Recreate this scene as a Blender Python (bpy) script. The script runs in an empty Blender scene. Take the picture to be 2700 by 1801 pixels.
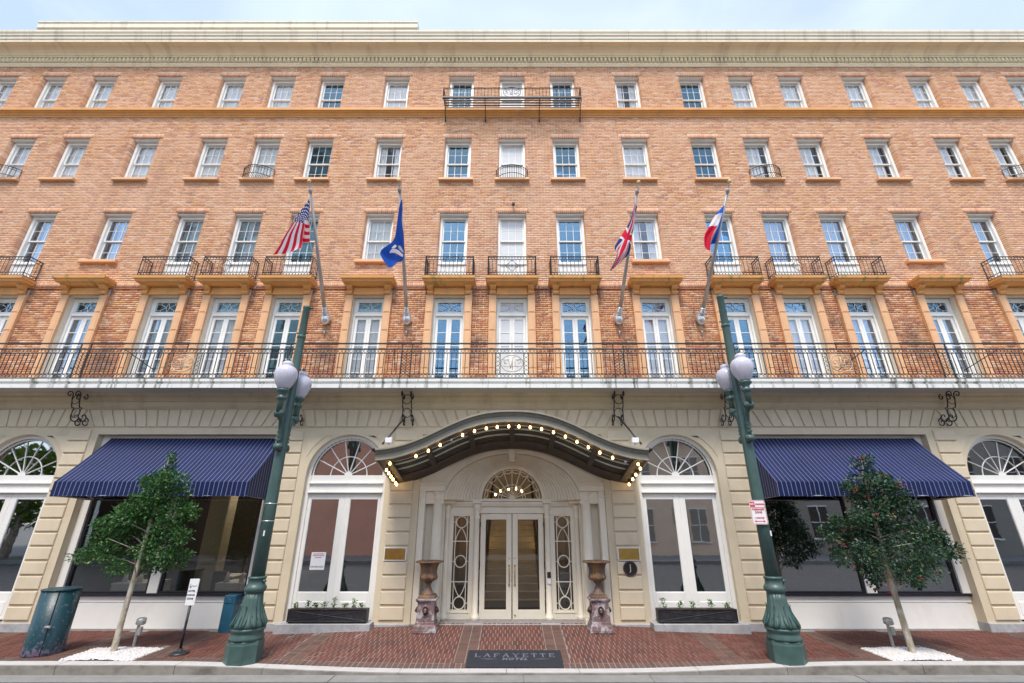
import bpy, math, random
import numpy as np
from mathutils import Matrix, Vector, Euler
S = bpy.context.scene
COL = S.collection
rnd = random.Random(7)
PI = math.pi

# ------------------------------------------------------------------ camera
cd = bpy.data.cameras.new('camera'); cam = bpy.data.objects.new('camera', cd); COL.objects.link(cam)
cd.sensor_width = 36; cd.lens = 16.0; cd.clip_end = 3000; cd.clip_start = .05
cam.location = (0, 0, 2.2); cam.rotation_euler = (math.radians(90 + 21.5), 0, 0)
S.camera = cam
# ------------------------------------------------------------------ sky, sun, exposure
SUN_EL, SUN_AZ = math.radians(60), math.radians(-170)     # hazy sun, high in front of the facade
W = bpy.data.worlds.new('World'); S.world = W; W.use_nodes = True
wn = W.node_tree.nodes; wl = W.node_tree.links
bg = wn['Background']
sky = wn.new('ShaderNodeTexSky'); sky.sky_type = 'NISHITA'; sky.sun_disc = False
sky.sun_elevation = SUN_EL; sky.sun_rotation = SUN_AZ
sky.air_density = 1.0; sky.dust_density = 1.0; sky.ozone_density = 1.0
tc = wn.new('ShaderNodeTexCoord'); mp = wn.new('ShaderNodeMapping'); mp.inputs['Scale'].default_value = (1., 1., 3)
cn = wn.new('ShaderNodeTexNoise'); cn.inputs['Scale'].default_value = 2.2; cn.inputs['Detail'].default_value = 7; cn.inputs['Distortion'].default_value = .6
cr = wn.new('ShaderNodeValToRGB'); cr.color_ramp.elements[0].position = .30; cr.color_ramp.elements[0].color = (.2, .2, .2, 1)
cr.color_ramp.elements[1].position = .85; cr.color_ramp.elements[1].color = (.45, .45, .45, 1)
mx = wn.new('ShaderNodeMix'); mx.data_type = 'RGBA'; mx.inputs[7].default_value = (6.4, 6.9, 7.9, 1)
wl.new(tc.outputs['Generated'], mp.inputs['Vector']); wl.new(mp.outputs[0], cn.inputs['Vector']); wl.new(cn.outputs[0], cr.inputs[0])
wl.new(cr.outputs[0], mx.inputs[0]); wl.new(sky.outputs[0], mx.inputs[6]); wl.new(mx.outputs[2], bg.inputs['Color'])
bg.inputs['Strength'].default_value = .12
sd = bpy.data.lights.new('sun', 'SUN'); sun = bpy.data.objects.new('sun', sd); COL.objects.link(sun)
sd.energy = 1.5; sd.angle = math.radians(14); sd.color = (1, .94, .86)
sv = Vector((math.sin(SUN_AZ) * math.cos(SUN_EL), math.cos(SUN_AZ) * math.cos(SUN_EL), math.sin(SUN_EL)))
sun.rotation_euler = sv.to_track_quat('Z', 'Y').to_euler(); sun.location = (-20, 30, 40)
S.view_settings.view_transform = 'Standard'; S.view_settings.look = 'None'; S.view_settings.gamma = 1
S.view_settings.exposure = 1.27
S.render.engine = 'CYCLES'
S.cycles.max_bounces = 8; S.cycles.transparent_max_bounces = 16

# ------------------------------------------------------------------ materials
MATS = {}
def newmat(name):
    m = bpy.data.materials.new(name); m.use_nodes = True; MATS[name] = m
    return m, m.node_tree.nodes, m.node_tree.links, m.node_tree.nodes['Principled BSDF']
def noise(n, l, scale, detail=5, vec=None, sc3=None, rough=.6):
    t = n.new('ShaderNodeTexNoise'); t.inputs['Scale'].default_value = scale; t.inputs['Detail'].default_value = detail; t.inputs['Roughness'].default_value = rough
    g = n.new('ShaderNodeNewGeometry')
    if sc3:
        mp = n.new('ShaderNodeMapping'); mp.inputs['Scale'].default_value = sc3
        l.new(g.outputs['Position'], mp.inputs['Vector']); l.new(mp.outputs[0], t.inputs['Vector'])
    else: l.new(g.outputs['Position'], t.inputs['Vector'])
    return t.outputs[0]
def ramp(n, l, fac, stops):
    r = n.new('ShaderNodeValToRGB'); e = r.color_ramp.elements
    while len(e) > 1: e.remove(e[0])
    e[0].position = stops[0][0]; e[0].color = tuple(stops[0][1]) + (1,)
    for p, c in stops[1:]:
        x = e.new(p); x.color = tuple(c) + (1,)
    l.new(fac, r.inputs[0]); return r.outputs[0]
def mixc(n, l, fac, a, b, mode='MIX'):
    m = n.new('ShaderNodeMix'); m.data_type = 'RGBA'; m.blend_type = mode
    for i, v in ((0, fac), (6, a), (7, b)):
        if isinstance(v, (int, float)): m.inputs[i].default_value = v
        elif isinstance(v, tuple): m.inputs[i].default_value = v + ((1,) if len(v) == 3 else ())
        else: l.new(v, m.inputs[i])
    return m.outputs[2]
def mathn(n, l, op, a, b=0.):
    m = n.new('ShaderNodeMath'); m.operation = op
    for i, v in ((0, a), (1, b)):
        if isinstance(v, (int, float)): m.inputs[i].default_value = v
        else: l.new(v, m.inputs[i])
    return m.outputs[0]
def bump(n, l, p, h, strength, dist=.01):
    b = n.new('ShaderNodeBump'); b.inputs['Strength'].default_value = strength; b.inputs['Distance'].default_value = dist
    l.new(h, b.inputs['Height']); l.new(b.outputs[0], p.inputs['Normal'])
def dirtymat(name, base, rough=.6, var=.18, scale=3., dirt=None, dirtamt=.35, dsc=(1.5, 1.5, 1.5), bmp=.15, bs=60, metal=0, spec=.5, dlo=.52, dhi=.75):
    m, n, l, p = newmat(name)
    a = tuple(c * (1 - var) for c in base); b = tuple(min(1, c * (1 + var)) for c in base)
    c = ramp(n, l, noise(n, l, scale), [(.3, a), (.7, b)])
    if dirt:
        f = ramp(n, l, noise(n, l, 1., 7, sc3=dsc), [(dlo, (0, 0, 0)), (dhi, (dirtamt,) * 3)])
        c = mixc(n, l, f, c, tuple(dirt))
    l.new(c, p.inputs['Base Color'])
    p.inputs['Roughness'].default_value = rough; p.inputs['Metallic'].default_value = metal; p.inputs['Specular IOR Level'].default_value = spec
    if bmp: bump(n, l, p, noise(n, l, bs, 4), bmp)
    return m
def islandrand(n, l):
    g = n.new('ShaderNodeNewGeometry'); o = n.new('ShaderNodeObjectInfo')
    return mathn(n, l, 'FRACT', mathn(n, l, 'ADD', g.outputs['Random Per Island'], o.outputs['Random']))
def brickmat(name, cols, stain, stainlo, stainhi, amt, tint=None):
    m, n, l, p = newmat(name)
    k = len(cols)
    r = islandrand(n, l)
    rr = n.new('ShaderNodeValToRGB'); rr.color_ramp.interpolation = 'CONSTANT'; e = rr.color_ramp.elements
    while len(e) > 1: e.remove(e[0])
    e[0].position = 0; e[0].color = cols[0] + (1,)
    for i, c in enumerate(cols[1:], 1):
        x = e.new(i / k); x.color = c + (1,)
    l.new(r, rr.inputs[0]); c = rr.outputs[0]
    c = mixc(n, l, mathn(n, l, 'MULTIPLY', noise(n, l, 55, 3), .3), c, (.30, .15, .09))
    if tint:
        f = ramp(n, l, noise(n, l, .55, 4), [(.35, (0, 0, 0)), (.7, (.5, .5, .5))]); c = mixc(n, l, f, c, tint)
    f = ramp(n, l, noise(n, l, 1., 7, sc3=(1.6, 1.6, .9)), [(stainlo, (0, 0, 0)), (stainhi, (amt,) * 3)])
    c = mixc(n, l, f, c, stain)
    f2 = ramp(n, l, noise(n, l, 1., 6, sc3=(2.6, 2.6, .22)), [(.56, (0, 0, 0)), (.74, (.28, .28, .28))]); c = mixc(n, l, f2, c, stain)
    l.new(c, p.inputs['Base Color']); p.inputs['Roughness'].default_value = .85; p.inputs['Specular IOR Level'].default_value = .25
    bump(n, l, p, noise(n, l, 90, 4), .35)
    return m
brickmat('brick_up', [(0.681, 0.362, 0.19), (0.731, 0.424, 0.244), (0.614, 0.293, 0.151), (0.748, 0.45, 0.278), (0.698, 0.393, 0.224), (0.548, 0.251, 0.143), (0.714, 0.408, 0.208), (0.773, 0.512, 0.355), (0.648, 0.335, 0.182), (0.481, 0.251, 0.17), (0.714, 0.412, 0.255), (0.664, 0.366, 0.178)], (.26, .15, .11), .62, .88, .30, (.70, .44, .31))
brickmat('brick_low', [(0.613, 0.272, 0.122), (0.668, 0.329, 0.153), (0.541, 0.215, 0.104), (0.7, 0.381, 0.202), (0.593, 0.256, 0.122), (0.423, 0.169, 0.093), (0.678, 0.339, 0.142), (0.742, 0.464, 0.29), (0.486, 0.2, 0.104)], (0.078, 0.047, 0.038), .50, .72, .75)
brickmat('brick_soldier', [(0.649, 0.333, 0.193), (0.683, 0.372, 0.227), (0.599, 0.286, 0.167), (0.7, 0.404, 0.261), (0.582, 0.27, 0.159)], (.24, .14, .10), .6, .85, .35, (.66, .42, .26))
brickmat('paver', [(0.111, 0.036, 0.029), (0.126, 0.043, 0.034), (0.096, 0.032, 0.027), (0.137, 0.050, 0.040), (0.115, 0.040, 0.034), (0.089, 0.029, 0.025)], (0.052, 0.039, 0.038), .50, .78, .65)
brickmat('paver_brown', [(0.098, 0.062, 0.052), (0.115, 0.070, 0.059), (0.085, 0.055, 0.049), (0.128, 0.077, 0.061), (0.102, 0.067, 0.059)], (0.047, 0.037, 0.036), .55, .8, .5)
dirtymat('mortar', (.76, .66, .54), .95, .1, 30, bmp=.3)
dirtymat('paver_mortar', (.24, .215, .20), .95, .25, 12, bmp=.3)
dirtymat('stone', (0.626, 0.532, 0.375), .8, .05, 2.5, (0.363, 0.291, 0.201), .45, (0.738, 0.754, 0.456), .2, 80)
dirtymat('stone_block', (0.647, 0.546, 0.389), .8, .05, 2.0, (0.382, 0.310, 0.219), .45, (1.4, 1.4, .8), .2, 80)
dirtymat('stone_band', (0.606, 0.508, 0.349), .8, .06, 2.0, (0.315, 0.244, 0.155), .5, (2.5, 2.5, .6), .2, 80)
dirtymat('granite', (.36, .36, .36), .8, .2, 8, (.18, .16, .14), .6, (2, 2, 2), .2, 60)
dirtymat('white_paint', (.79, .77, .72), .45, .03, 2.0, (.55, .50, .42), .35, (2, 2, .8), .06, 40)
dirtymat('cream_paint', (.80, .73, .59), .45, .03, 2.0, (.55, .47, .36), .4, (2, 2, .8), .06, 40)
dirtymat('window_paint', (.84, .83, .785), .4, .03, 3.0, (.5, .47, .42), .25, (3, 3, 2), .04, 40)
dirtymat('board_white', (.80, .80, .77), .5, .02, 3.0)
dirtymat('painted_pane', (.62, .64, .65), .15, .02, 3.0, bmp=0)
dirtymat('slab_paint', (.80, .79, .74), .6, .03, 2.0, (.12, .12, .07), .9, (7, 2, .6), .15, 60, dlo=.52, dhi=.66)
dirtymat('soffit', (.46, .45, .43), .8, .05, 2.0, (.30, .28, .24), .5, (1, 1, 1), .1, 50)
dirtymat('cornice', (.88, .77, .54), .75, .04, 1.5, (.42, .33, .22), .45, (2.5, 1, .25), .12, 50)
dirtymat('cornice_top', (.76, .68, .53), .75, .05, 1.5, (.36, .28, .20), .55, (3.5, 1, .18), .12, 50)
dirtymat('terracotta', (.72, .345, .10), .55, .07, 3.0, (.42, .22, .10), .6, (2, 2, .8), .08, 50, dlo=.5, dhi=.8)
dirtymat('terracotta_pale', (.72, .41, .21), .55, .06, 3.0, (.42, .24, .12), .55, (2, 2, .8), .08, 50)
dirtymat('terracotta_mossy', (.72, .345, .10), .6, .07, 3.0, (.22, .22, .05), .85, (6, 3, 3), .08, 50, dlo=.55, dhi=.66)
dirtymat('iron', (.022, .021, .024), .5, .3, 20, spec=.4, bmp=.05)
dirtymat('gilt_iron', (.50, .42, .30), .5, .2, 12)
dirtymat('lamp_green', (.05, .098, .086), .42, .16, 6, (.09, .13, .11), .5, (3, 3, 1.5), .12, 40)
dirtymat('globe_glass', (.55, .53, .60), .12, .04, 8, bmp=.02)
dirtymat('steel', (.45, .44, .42), .45, .1, 6, (.30, .28, .20), .6, (4, 4, 1), .05, 40, metal=.5)
dirtymat('silver', (.70, .70, .70), .3, .05, 6, metal=.7)
m, n, l, p = newmat('bin_teal')       # paint flaked off along the foot and in a few scratches
g = n.new('ShaderNodeNewGeometry'); sx = n.new('ShaderNodeSeparateXYZ'); l.new(g.outputs['Position'], sx.inputs[0])
low_ = mathn(n, l, 'MULTIPLY', mathn(n, l, 'SUBTRACT', .12, sx.outputs[2]), .75)
fl_ = ramp(n, l, mathn(n, l, 'ADD', noise(n, l, 16, 6), mathn(n, l, 'MAXIMUM', low_, 0.)), [(.60, (0, 0, 0)), (.66, (.85, .85, .85))])
c = ramp(n, l, noise(n, l, 3, 6, sc3=(3, 3, .7)), [(.3, (.006, .036, .046)), (.7, (.011, .055, .07))])
fc = ramp(n, l, noise(n, l, 40, 3), [(.4, (.14, .17, .30)), (.6, (.18, .08, .08))])
l.new(mixc(n, l, fl_, c, fc), p.inputs['Base Color']); p.inputs['Roughness'].default_value = .4; bump(n, l, p, noise(n, l, 25, 4), .2)
dirtymat('box_teal', (.014, .085, .14), .4, .2, 5, (.35, .36, .40), .6, (9, 9, 9), .1, 30, dlo=.64, dhi=.68)
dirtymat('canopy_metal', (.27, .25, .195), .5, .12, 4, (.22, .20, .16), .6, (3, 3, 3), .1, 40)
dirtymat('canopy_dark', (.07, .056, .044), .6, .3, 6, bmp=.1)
dirtymat('canopy_glass', (.55, .66, .60), .3, .2, 3)
dirtymat('rust_iron', (.115, .072, .056), .65, .3, 9, (.28, .14, .04), .7, (6, 6, 3), .2, 50, dlo=.48, dhi=.6)
dirtymat('rust_white', (.165, .10, .094), .7, .25, 9, (.45, .42, .44), .8, (7, 7, 7), .2, 50, dlo=.48, dhi=.58)
dirtymat('brass', (.62, .42, .12), .28, .12, 8, bmp=.02, metal=1.)
dirtymat('bronze', (.11, .075, .06), .4, .2, 8, metal=.6)
dirtymat('gold', (.62, .50, .26), .4, .05, 8)
dirtymat('black_paint', (.018, .018, .021), .45, .2, 8, (.10, .10, .10), .4, (8, 8, 8), .05)
dirtymat('dark_frame', (.012, .012, .018), .4, .2, 8)
dirtymat('sign_white', (.78, .78, .77), .4, .02, 6)
dirtymat('sign_red', (.62, .035, .07), .4, .05, 6)
dirtymat('sign_dark', (.06, .055, .09), .5, .05, 6)
dirtymat('red_plastic', (.55, .02, .02), .4, .1, 6)
dirtymat('mat_rubber', (.02, .022, .03), .85, .25, 40, bmp=.4, bs=200)
dirtymat('mat_letters', (.17, .175, .21), .85, .15, 20)
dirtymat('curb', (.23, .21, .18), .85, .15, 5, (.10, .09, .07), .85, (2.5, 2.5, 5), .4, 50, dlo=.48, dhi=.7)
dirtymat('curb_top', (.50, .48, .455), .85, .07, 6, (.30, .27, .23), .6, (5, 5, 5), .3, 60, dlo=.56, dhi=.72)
dirtymat('gutter', (.24, .235, .22), .9, .12, 3, (.20, .19, .17), .6, (1.5, 4, 1), .3, 60)
dirtymat('asphalt', (.07, .07, .07), .95, .3, 12, (.17, .165, .15), .6, (3, 6, 1), .6, 90)
dirtymat('ground', (.22, .21, .19), .95, .2, .5)
dirtymat('pebble', (.60, .57, .55), .7, .2, 20, bmp=.1)
dirtymat('soil', (.12, .05, .03), .95, .3, 30, bmp=.5)
dirtymat('bark', (.33, .27, .19), .9, .2, 9, (.55, .52, .45), .8, (9, 9, 5), .5, 60, dlo=.45, dhi=.6)
dirtymat('twig', (.14, .10, .06), .9, .2, 9)
dirtymat('berry', (.60, .035, .02), .35, .15, 10)
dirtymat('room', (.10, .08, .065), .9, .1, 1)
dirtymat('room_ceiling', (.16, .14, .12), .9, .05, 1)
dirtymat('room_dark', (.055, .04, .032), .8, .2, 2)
dirtymat('plaster_beige', (.42, .37, .29), .85, .06, 2)
dirtymat('linen', (.62, .64, .70), .8, .05, 5)
dirtymat('valet_grey', (.32, .34, .36), .5, .05, 5)
dirtymat('salmon_wall', (.80, .41, .28), .85, .08, 1., (.62, .27, .18), .5, (1, 1, .5), .1)
dirtymat('peach_wall', (.80, .62, .46), .85, .06, 1.)
dirtymat('grey_wall', (.30, .27, .23), .85, .06, 1.)
dirtymat('tower_wall', (.80, .82, .72), .85, .06, 1.)
dirtymat('roof_dark', (.07, .065, .065), .8, .1, 1.)
dirtymat('car_paint', (.02, .026, .045), .2, .1, 3, bmp=0)
for nm, c in (('flag_white', (.80, .79, .80)), ('flag_red', (.66, .012, .05)), ('flag_navy', (.02, .035, .20)), ('flag_blue', (.012, .075, .40)), ('flag_frblue', (.0, .12, .62)), ('flag_brown', (.22, .14, .12))):
    m, n, l, p = newmat(nm); p.inputs['Base Color'].default_value = c + (1,); p.inputs['Roughness'].default_value = .7; p.inputs['Specular IOR Level'].default_value = .2
    bump(n, l, p, noise(n, l, 240, 2), .1)
    tr = n.new('ShaderNodeBsdfTranslucent'); tr.inputs[0].default_value = c + (1,); ms = n.new('ShaderNodeMixShader'); ms.inputs[0].default_value = .4
    l.new(p.outputs[0], ms.inputs[1]); l.new(tr.outputs[0], ms.inputs[2]); l.new(ms.outputs[0], n['Material Output'].inputs[0])
# curtains
m, n, l, p = newmat('sheer'); p.inputs['Base Color'].default_value = (.96, .955, .95, 1); p.inputs['Roughness'].default_value = .8
tr = n.new('ShaderNodeBsdfTranslucent'); tr.inputs[0].default_value = (.8, .8, .8, 1); ms = n.new('ShaderNodeMixShader'); ms.inputs[0].default_value = .05
l.new(p.outputs[0], ms.inputs[1]); l.new(tr.outputs[0], ms.inputs[2]); l.new(ms.outputs[0], n['Material Output'].inputs[0])
# glass
def glassmat(name, tint, base, gain, wav, gcol=(.95, .97, 1)):
    m, n, l, p = newmat(name); n.remove(p)
    t = n.new('ShaderNodeBsdfTransparent'); t.inputs[0].default_value = tint + (1,)
    g = n.new('ShaderNodeBsdfGlossy'); g.inputs['Roughness'].default_value = .015; g.inputs[0].default_value = gcol + (1,)
    fr = n.new('ShaderNodeFresnel'); fr.inputs[0].default_value = 1.5
    b = n.new('ShaderNodeBump'); b.inputs['Strength'].default_value = wav; b.inputs['Distance'].default_value = .004
    l.new(noise(n, l, 2.2, 2), b.inputs['Height']); l.new(b.outputs[0], g.inputs['Normal'])
    f = mathn(n, l, 'MINIMUM', mathn(n, l, 'ADD', mathn(n, l, 'MULTIPLY', fr.outputs[0], gain), base), 1.)
    ms = n.new('ShaderNodeMixShader'); l.new(f, ms.inputs[0]); l.new(t.outputs[0], ms.inputs[1]); l.new(g.outputs[0], ms.inputs[2])
    l.new(ms.outputs[0], n['Material Output'].inputs[0])
glassmat('glass_up', (.99, .99, .99), .115, 1.1, .10, (.48, .80, 1))
glassmat('glass_clear', (.995, .995, .995), .035, .8, .10, (.82, .92, 1))
glassmat('glass_shop', (.80, .82, .80), .05, 1.2, .12)
glassmat('glass_arch', (.40, .42, .42), .36, 1.6, .12)
glassmat('glass_door', (.85, .85, .83), .0, 1.2, .15)
# awning fabric: printed pinstripes
m, n, l, p = newmat('awning')
g = n.new('ShaderNodeNewGeometry'); sx = n.new('ShaderNodeSeparateXYZ'); l.new(g.outputs['Position'], sx.inputs[0])
nx = n.new('ShaderNodeSeparateXYZ'); l.new(g.outputs['True Normal'], nx.inputs[0])
isx = mathn(n, l, 'GREATER_THAN', mathn(n, l, 'ABSOLUTE', nx.outputs[0]), .7)
cmix = n.new('ShaderNodeMix'); l.new(isx, cmix.inputs[0]); l.new(sx.outputs[0], cmix.inputs[2]); l.new(sx.outputs[1], cmix.inputs[3])
fr = mathn(n, l, 'FRACT', mathn(n, l, 'DIVIDE', mathn(n, l, 'ADD', cmix.outputs[0], 100), .107))
p.inputs['Specular IOR Level'].default_value = .2
st = mathn(n, l, 'LESS_THAN', fr, .11)
base = ramp(n, l, noise(n, l, 1.2, 5), [(.3, (.002, .010, .056)), (.7, (.004, .015, .080))])
c = mixc(n, l, st, base, (.22, .22, .30)); l.new(c, p.inputs['Base Color']); p.inputs['Roughness'].default_value = .6
p.inputs['Sheen Weight'].default_value = .06; bump(n, l, p, noise(n, l, 5, 3), .25, .02)
# leaves
def leafmat(name, cols):
    m, n, l, p = newmat(name)
    c = ramp(n, l, islandrand(n, l), [(i / (len(cols) - 1), c) for i, c in enumerate(cols)])
    l.new(c, p.inputs['Base Color']); p.inputs['Roughness'].default_value = .45; p.inputs['Specular IOR Level'].default_value = .45
    tr = n.new('ShaderNodeBsdfTranslucent'); l.new(c, tr.inputs[0]); ms = n.new('ShaderNodeMixShader'); ms.inputs[0].default_value = .2
    l.new(p.outputs[0], ms.inputs[1]); l.new(tr.outputs[0], ms.inputs[2]); l.new(ms.outputs[0], n['Material Output'].inputs[0])
leafmat('leaf', [(.022, .075, .022), (.04, .125, .03), (.065, .18, .038), (.035, .11, .038), (.13, .24, .045)])
leafmat('leaf_dark', [(.02, .055, .03), (.032, .085, .042), (.05, .115, .048), (.032, .08, .055), (.10, .15, .045)])
leafmat('leaf_young', [(.07, .17, .03), (.13, .25, .05)])
leafmat('leaf_park', [(.05, .12, .02), (.12, .22, .03), (.22, .26, .04)])
def emit(name, col, st):
    m, n, l, p = newmat(name); n.remove(p); e = n.new('ShaderNodeEmission'); e.inputs[0].default_value = col + (1,); e.inputs[1].default_value = st
    l.new(e.outputs[0], n['Material Output'].inputs[0])
emit('bulb_lit', (1, .60, .20), 5.); emit('sconce_lit', (1, .60, .2), 12.); emit('dining_lamp', (1, .80, .58), 60.)

# ------------------------------------------------------------------ mesh helpers
class MB:
    def __init__(s): s.v = []; s.f = []; s.sm = []
    def add(s, vs, fs, smooth=False):
        o = len(s.v); s.v += [tuple(p) for p in vs]; s.f += [tuple(i + o for i in f) for f in fs]; s.sm += [smooth] * len(fs); return s
    def box(s, x0, x1, y0, y1, z0, z1):
        return s.add([(x0, y0, z0), (x1, y0, z0), (x1, y1, z0), (x0, y1, z0), (x0, y0, z1), (x1, y0, z1), (x1, y1, z1), (x0, y1, z1)],
                     [(3, 2, 1, 0), (4, 5, 6, 7), (0, 1, 5, 4), (1, 2, 6, 5), (2, 3, 7, 6), (3, 0, 4, 7)])
    def cbox(s, x0, x1, y0, y1, z0, z1, c):     # front face chamfered
        a = [(x0, y1, z0), (x1, y1, z0), (x1, y1, z1), (x0, y1, z1), (x0, y0 + c, z0), (x1, y0 + c, z0), (x1, y0 + c, z1), (x0, y0 + c, z1),
             (x0 + c, y0, z0 + c), (x1 - c, y0, z0 + c), (x1 - c, y0, z1 - c), (x0 + c, y0, z1 - c)]
        return s.add(a, [(8, 9, 10, 11), (4, 5, 9, 8), (5, 6, 10, 9), (6, 7, 11, 10), (7, 4, 8, 11), (0, 1, 5, 4), (1, 2, 6, 5), (2, 3, 7, 6), (3, 0, 4, 7), (3, 2, 1, 0)])
    def poly(s, pts, y0, y1, c=0.):             # polygon in XZ (counter-clockwise seen from -Y) extruded to y1
        n = len(pts)
        if c:
            cx = sum(p[0] for p in pts) / n; cz = sum(p[1] for p in pts) / n
            fr = []
            for x, z in pts:
                d = math.hypot(x - cx, z - cz); fr.append((x + (cx - x) / d * c * 1.4, y0, z + (cz - z) / d * c * 1.4))
            vs = fr + [(x, y0 + c, z) for x, z in pts] + [(x, y1, z) for x, z in pts]
            fs = [tuple(range(n))]
            for k in (0, n): fs += [(k + i, k + n + i, k + n + (i + 1) % n, k + (i + 1) % n) for i in range(n)]
            return s.add(vs, fs)
        vs = [(x, y0, z) for x, z in pts] + [(x, y1, z) for x, z in pts]
        return s.add(vs, [tuple(range(n)), tuple(range(2 * n - 1, n - 1, -1))] + [(i, n + i, n + (i + 1) % n, (i + 1) % n) for i in range(n)])
    def extrude(s, prof, x0, x1, caps=False):   # (y,z) profile along X
        n = len(prof); vs = [(x0, y, z) for y, z in prof] + [(x1, y, z) for y, z in prof]
        fs = [(i, n + i, n + i + 1, i + 1) for i in range(n - 1)]
        if caps: fs += [tuple(range(n)), tuple(range(2 * n - 1, n - 1, -1))]
        return s.add(vs, fs)
    def tube(s, pts, r, k=6, closed=False, caps=True):
        P = [Vector(p) for p in pts]; n = len(P); rs = r if isinstance(r, (list, tuple)) else [r] * n
        vs = []; up = None
        for i in range(n):
            if closed: t = P[(i + 1) % n] - P[i - 1]
            else: t = P[min(i + 1, n - 1)] - P[max(i - 1, 0)]
            t.normalize()
            if up is None: up = Vector((0, 0, 1)) if abs(t.z) < .9 else Vector((0, 1, 0))
            a = t.cross(up)
            if a.length < 1e-4: a = t.orthogonal()
            a.normalize(); b = a.cross(t); b.normalize(); up = b
            for j in range(k):
                q = 2 * PI * j / k; vs.append(P[i] + a * math.cos(q) * rs[i] + b * math.sin(q) * rs[i])
        fs = []
        for i in range(n if closed else n - 1):
            o, q = i * k, ((i + 1) % n) * k
            fs += [(o + j, o + (j + 1) % k, q + (j + 1) % k, q + j) for j in range(k)]
        if caps and not closed: fs += [tuple(range(k - 1, -1, -1)), tuple((n - 1) * k + j for j in range(k))]
        return s.add(vs, fs, k > 4)
    def lathe(s, prof, c=(0, 0), k=24, flute=0, fa=0., smooth=True, rot=0.):     # prof (r,z)
        vs = []; n = len(prof)
        for r, z in prof:
            for j in range(k):
                q = 2 * PI * j / k + rot; rr = r * (1 + (fa * math.cos(flute * q) if flute else 0))
                vs.append((c[0] + rr * math.cos(q), c[1] + rr * math.sin(q), z))
        fs = [(i * k + j, i * k + (j + 1) % k, (i + 1) * k + (j + 1) % k, (i + 1) * k + j) for i in range(n - 1) for j in range(k)]
        s.add(vs, fs, smooth)
        o = len(s.v) - n * k
        s.f += [tuple(o + j for j in range(k - 1, -1, -1)), tuple(o + (n - 1) * k + j for j in range(k))]; s.sm += [False, False]
        return s
    def ico(s, c, r, n=8, m=5, sz=1.):
        prof = [(max(r * math.sin(PI * i / m), r * .02), c[2] - r * sz * math.cos(PI * i / m)) for i in range(m + 1)]
        return s.lathe(prof, (c[0], c[1]), n)
    def mesh(s, name):
        me = bpy.data.meshes.new(name); me.from_pydata(s.v, [], s.f); me.polygons.foreach_set('use_smooth', s.sm); me.update(); return me
WM = {}
def ob(name, mesh, mat=None, parent=None, loc=(0, 0, 0), rot=(0, 0, 0), scale=(1, 1, 1), kind=None, label=None, cat=None, group=None):
    if isinstance(mesh, MB): mesh = mesh.mesh(name)
    if mat and mesh is not None and not mesh.materials: mesh.materials.append(MATS[mat])
    o = bpy.data.objects.new(name, mesh); COL.objects.link(o)
    o.location = loc; o.rotation_euler = rot; o.scale = scale
    M = Matrix.LocRotScale(Vector(loc), Euler(rot), Vector(scale))
    WM[o.name] = M
    if parent is not None: o.parent = parent; o.matrix_parent_inverse = WM[parent.name].inverted()
    for k, v in (('kind', kind), ('label', label), ('category', cat), ('group', group)):
        if v: o[k] = v
    return o
def thing(name, label, cat, loc, group=None): return ob(name, None, loc=loc, label=label, cat=cat, group=group)
def boxes_mesh(name, A, back=False):
    A = np.asarray(A, dtype=np.float32); n = len(A)
    ix = np.array([[0, 2, 4], [1, 2, 4], [1, 3, 4], [0, 3, 4], [0, 2, 5], [1, 2, 5], [1, 3, 5], [0, 3, 5]])
    v = A[:, ix].reshape(-1, 3)
    q = [[3, 2, 1, 0], [4, 5, 6, 7], [0, 1, 5, 4], [1, 2, 6, 5], [3, 0, 4, 7]] + ([[2, 3, 7, 6]] if back else [])
    f = (np.array(q)[None] + (np.arange(n) * 8)[:, None, None]).reshape(-1, 4)
    me = bpy.data.meshes.new(name); me.vertices.add(len(v)); me.vertices.foreach_set('co', v.ravel())
    me.loops.add(f.size); me.loops.foreach_set('vertex_index', f.ravel().astype(np.int32))
    me.polygons.add(len(f)); me.polygons.foreach_set('loop_start', (np.arange(len(f)) * 4).astype(np.int32)); me.polygons.foreach_set('loop_total', np.full(len(f), 4, np.int32))
    me.update(calc_edges=True); me.validate(); return me
def arc(cx, cz, rx, rz, a0, a1, n, y=0.):
    return [(cx + rx * math.cos(a0 + (a1 - a0) * i / n), y, cz + rz * math.sin(a0 + (a1 - a0) * i / n)) for i in range(n + 1)]
def textmesh(txt, size, mat, shear=0., spacing=1., bold=0.):
    cu = bpy.data.curves.new('lettering', 'FONT'); cu.body = txt; cu.size = size; cu.align_x = 'CENTER'; cu.align_y = 'CENTER'; cu.extrude = .0012; cu.shear = shear; cu.space_character = spacing; cu.offset = bold; cu.resolution_u = 3
    o = bpy.data.objects.new('lettering', cu); COL.objects.link(o); dg = bpy.context.evaluated_depsgraph_get()
    me = bpy.data.meshes.new_from_object(o.evaluated_get(dg)); bpy.data.objects.remove(o); bpy.data.curves.remove(cu)
    me.materials.clear(); me.materials.append(MATS[mat]); return me

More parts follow.
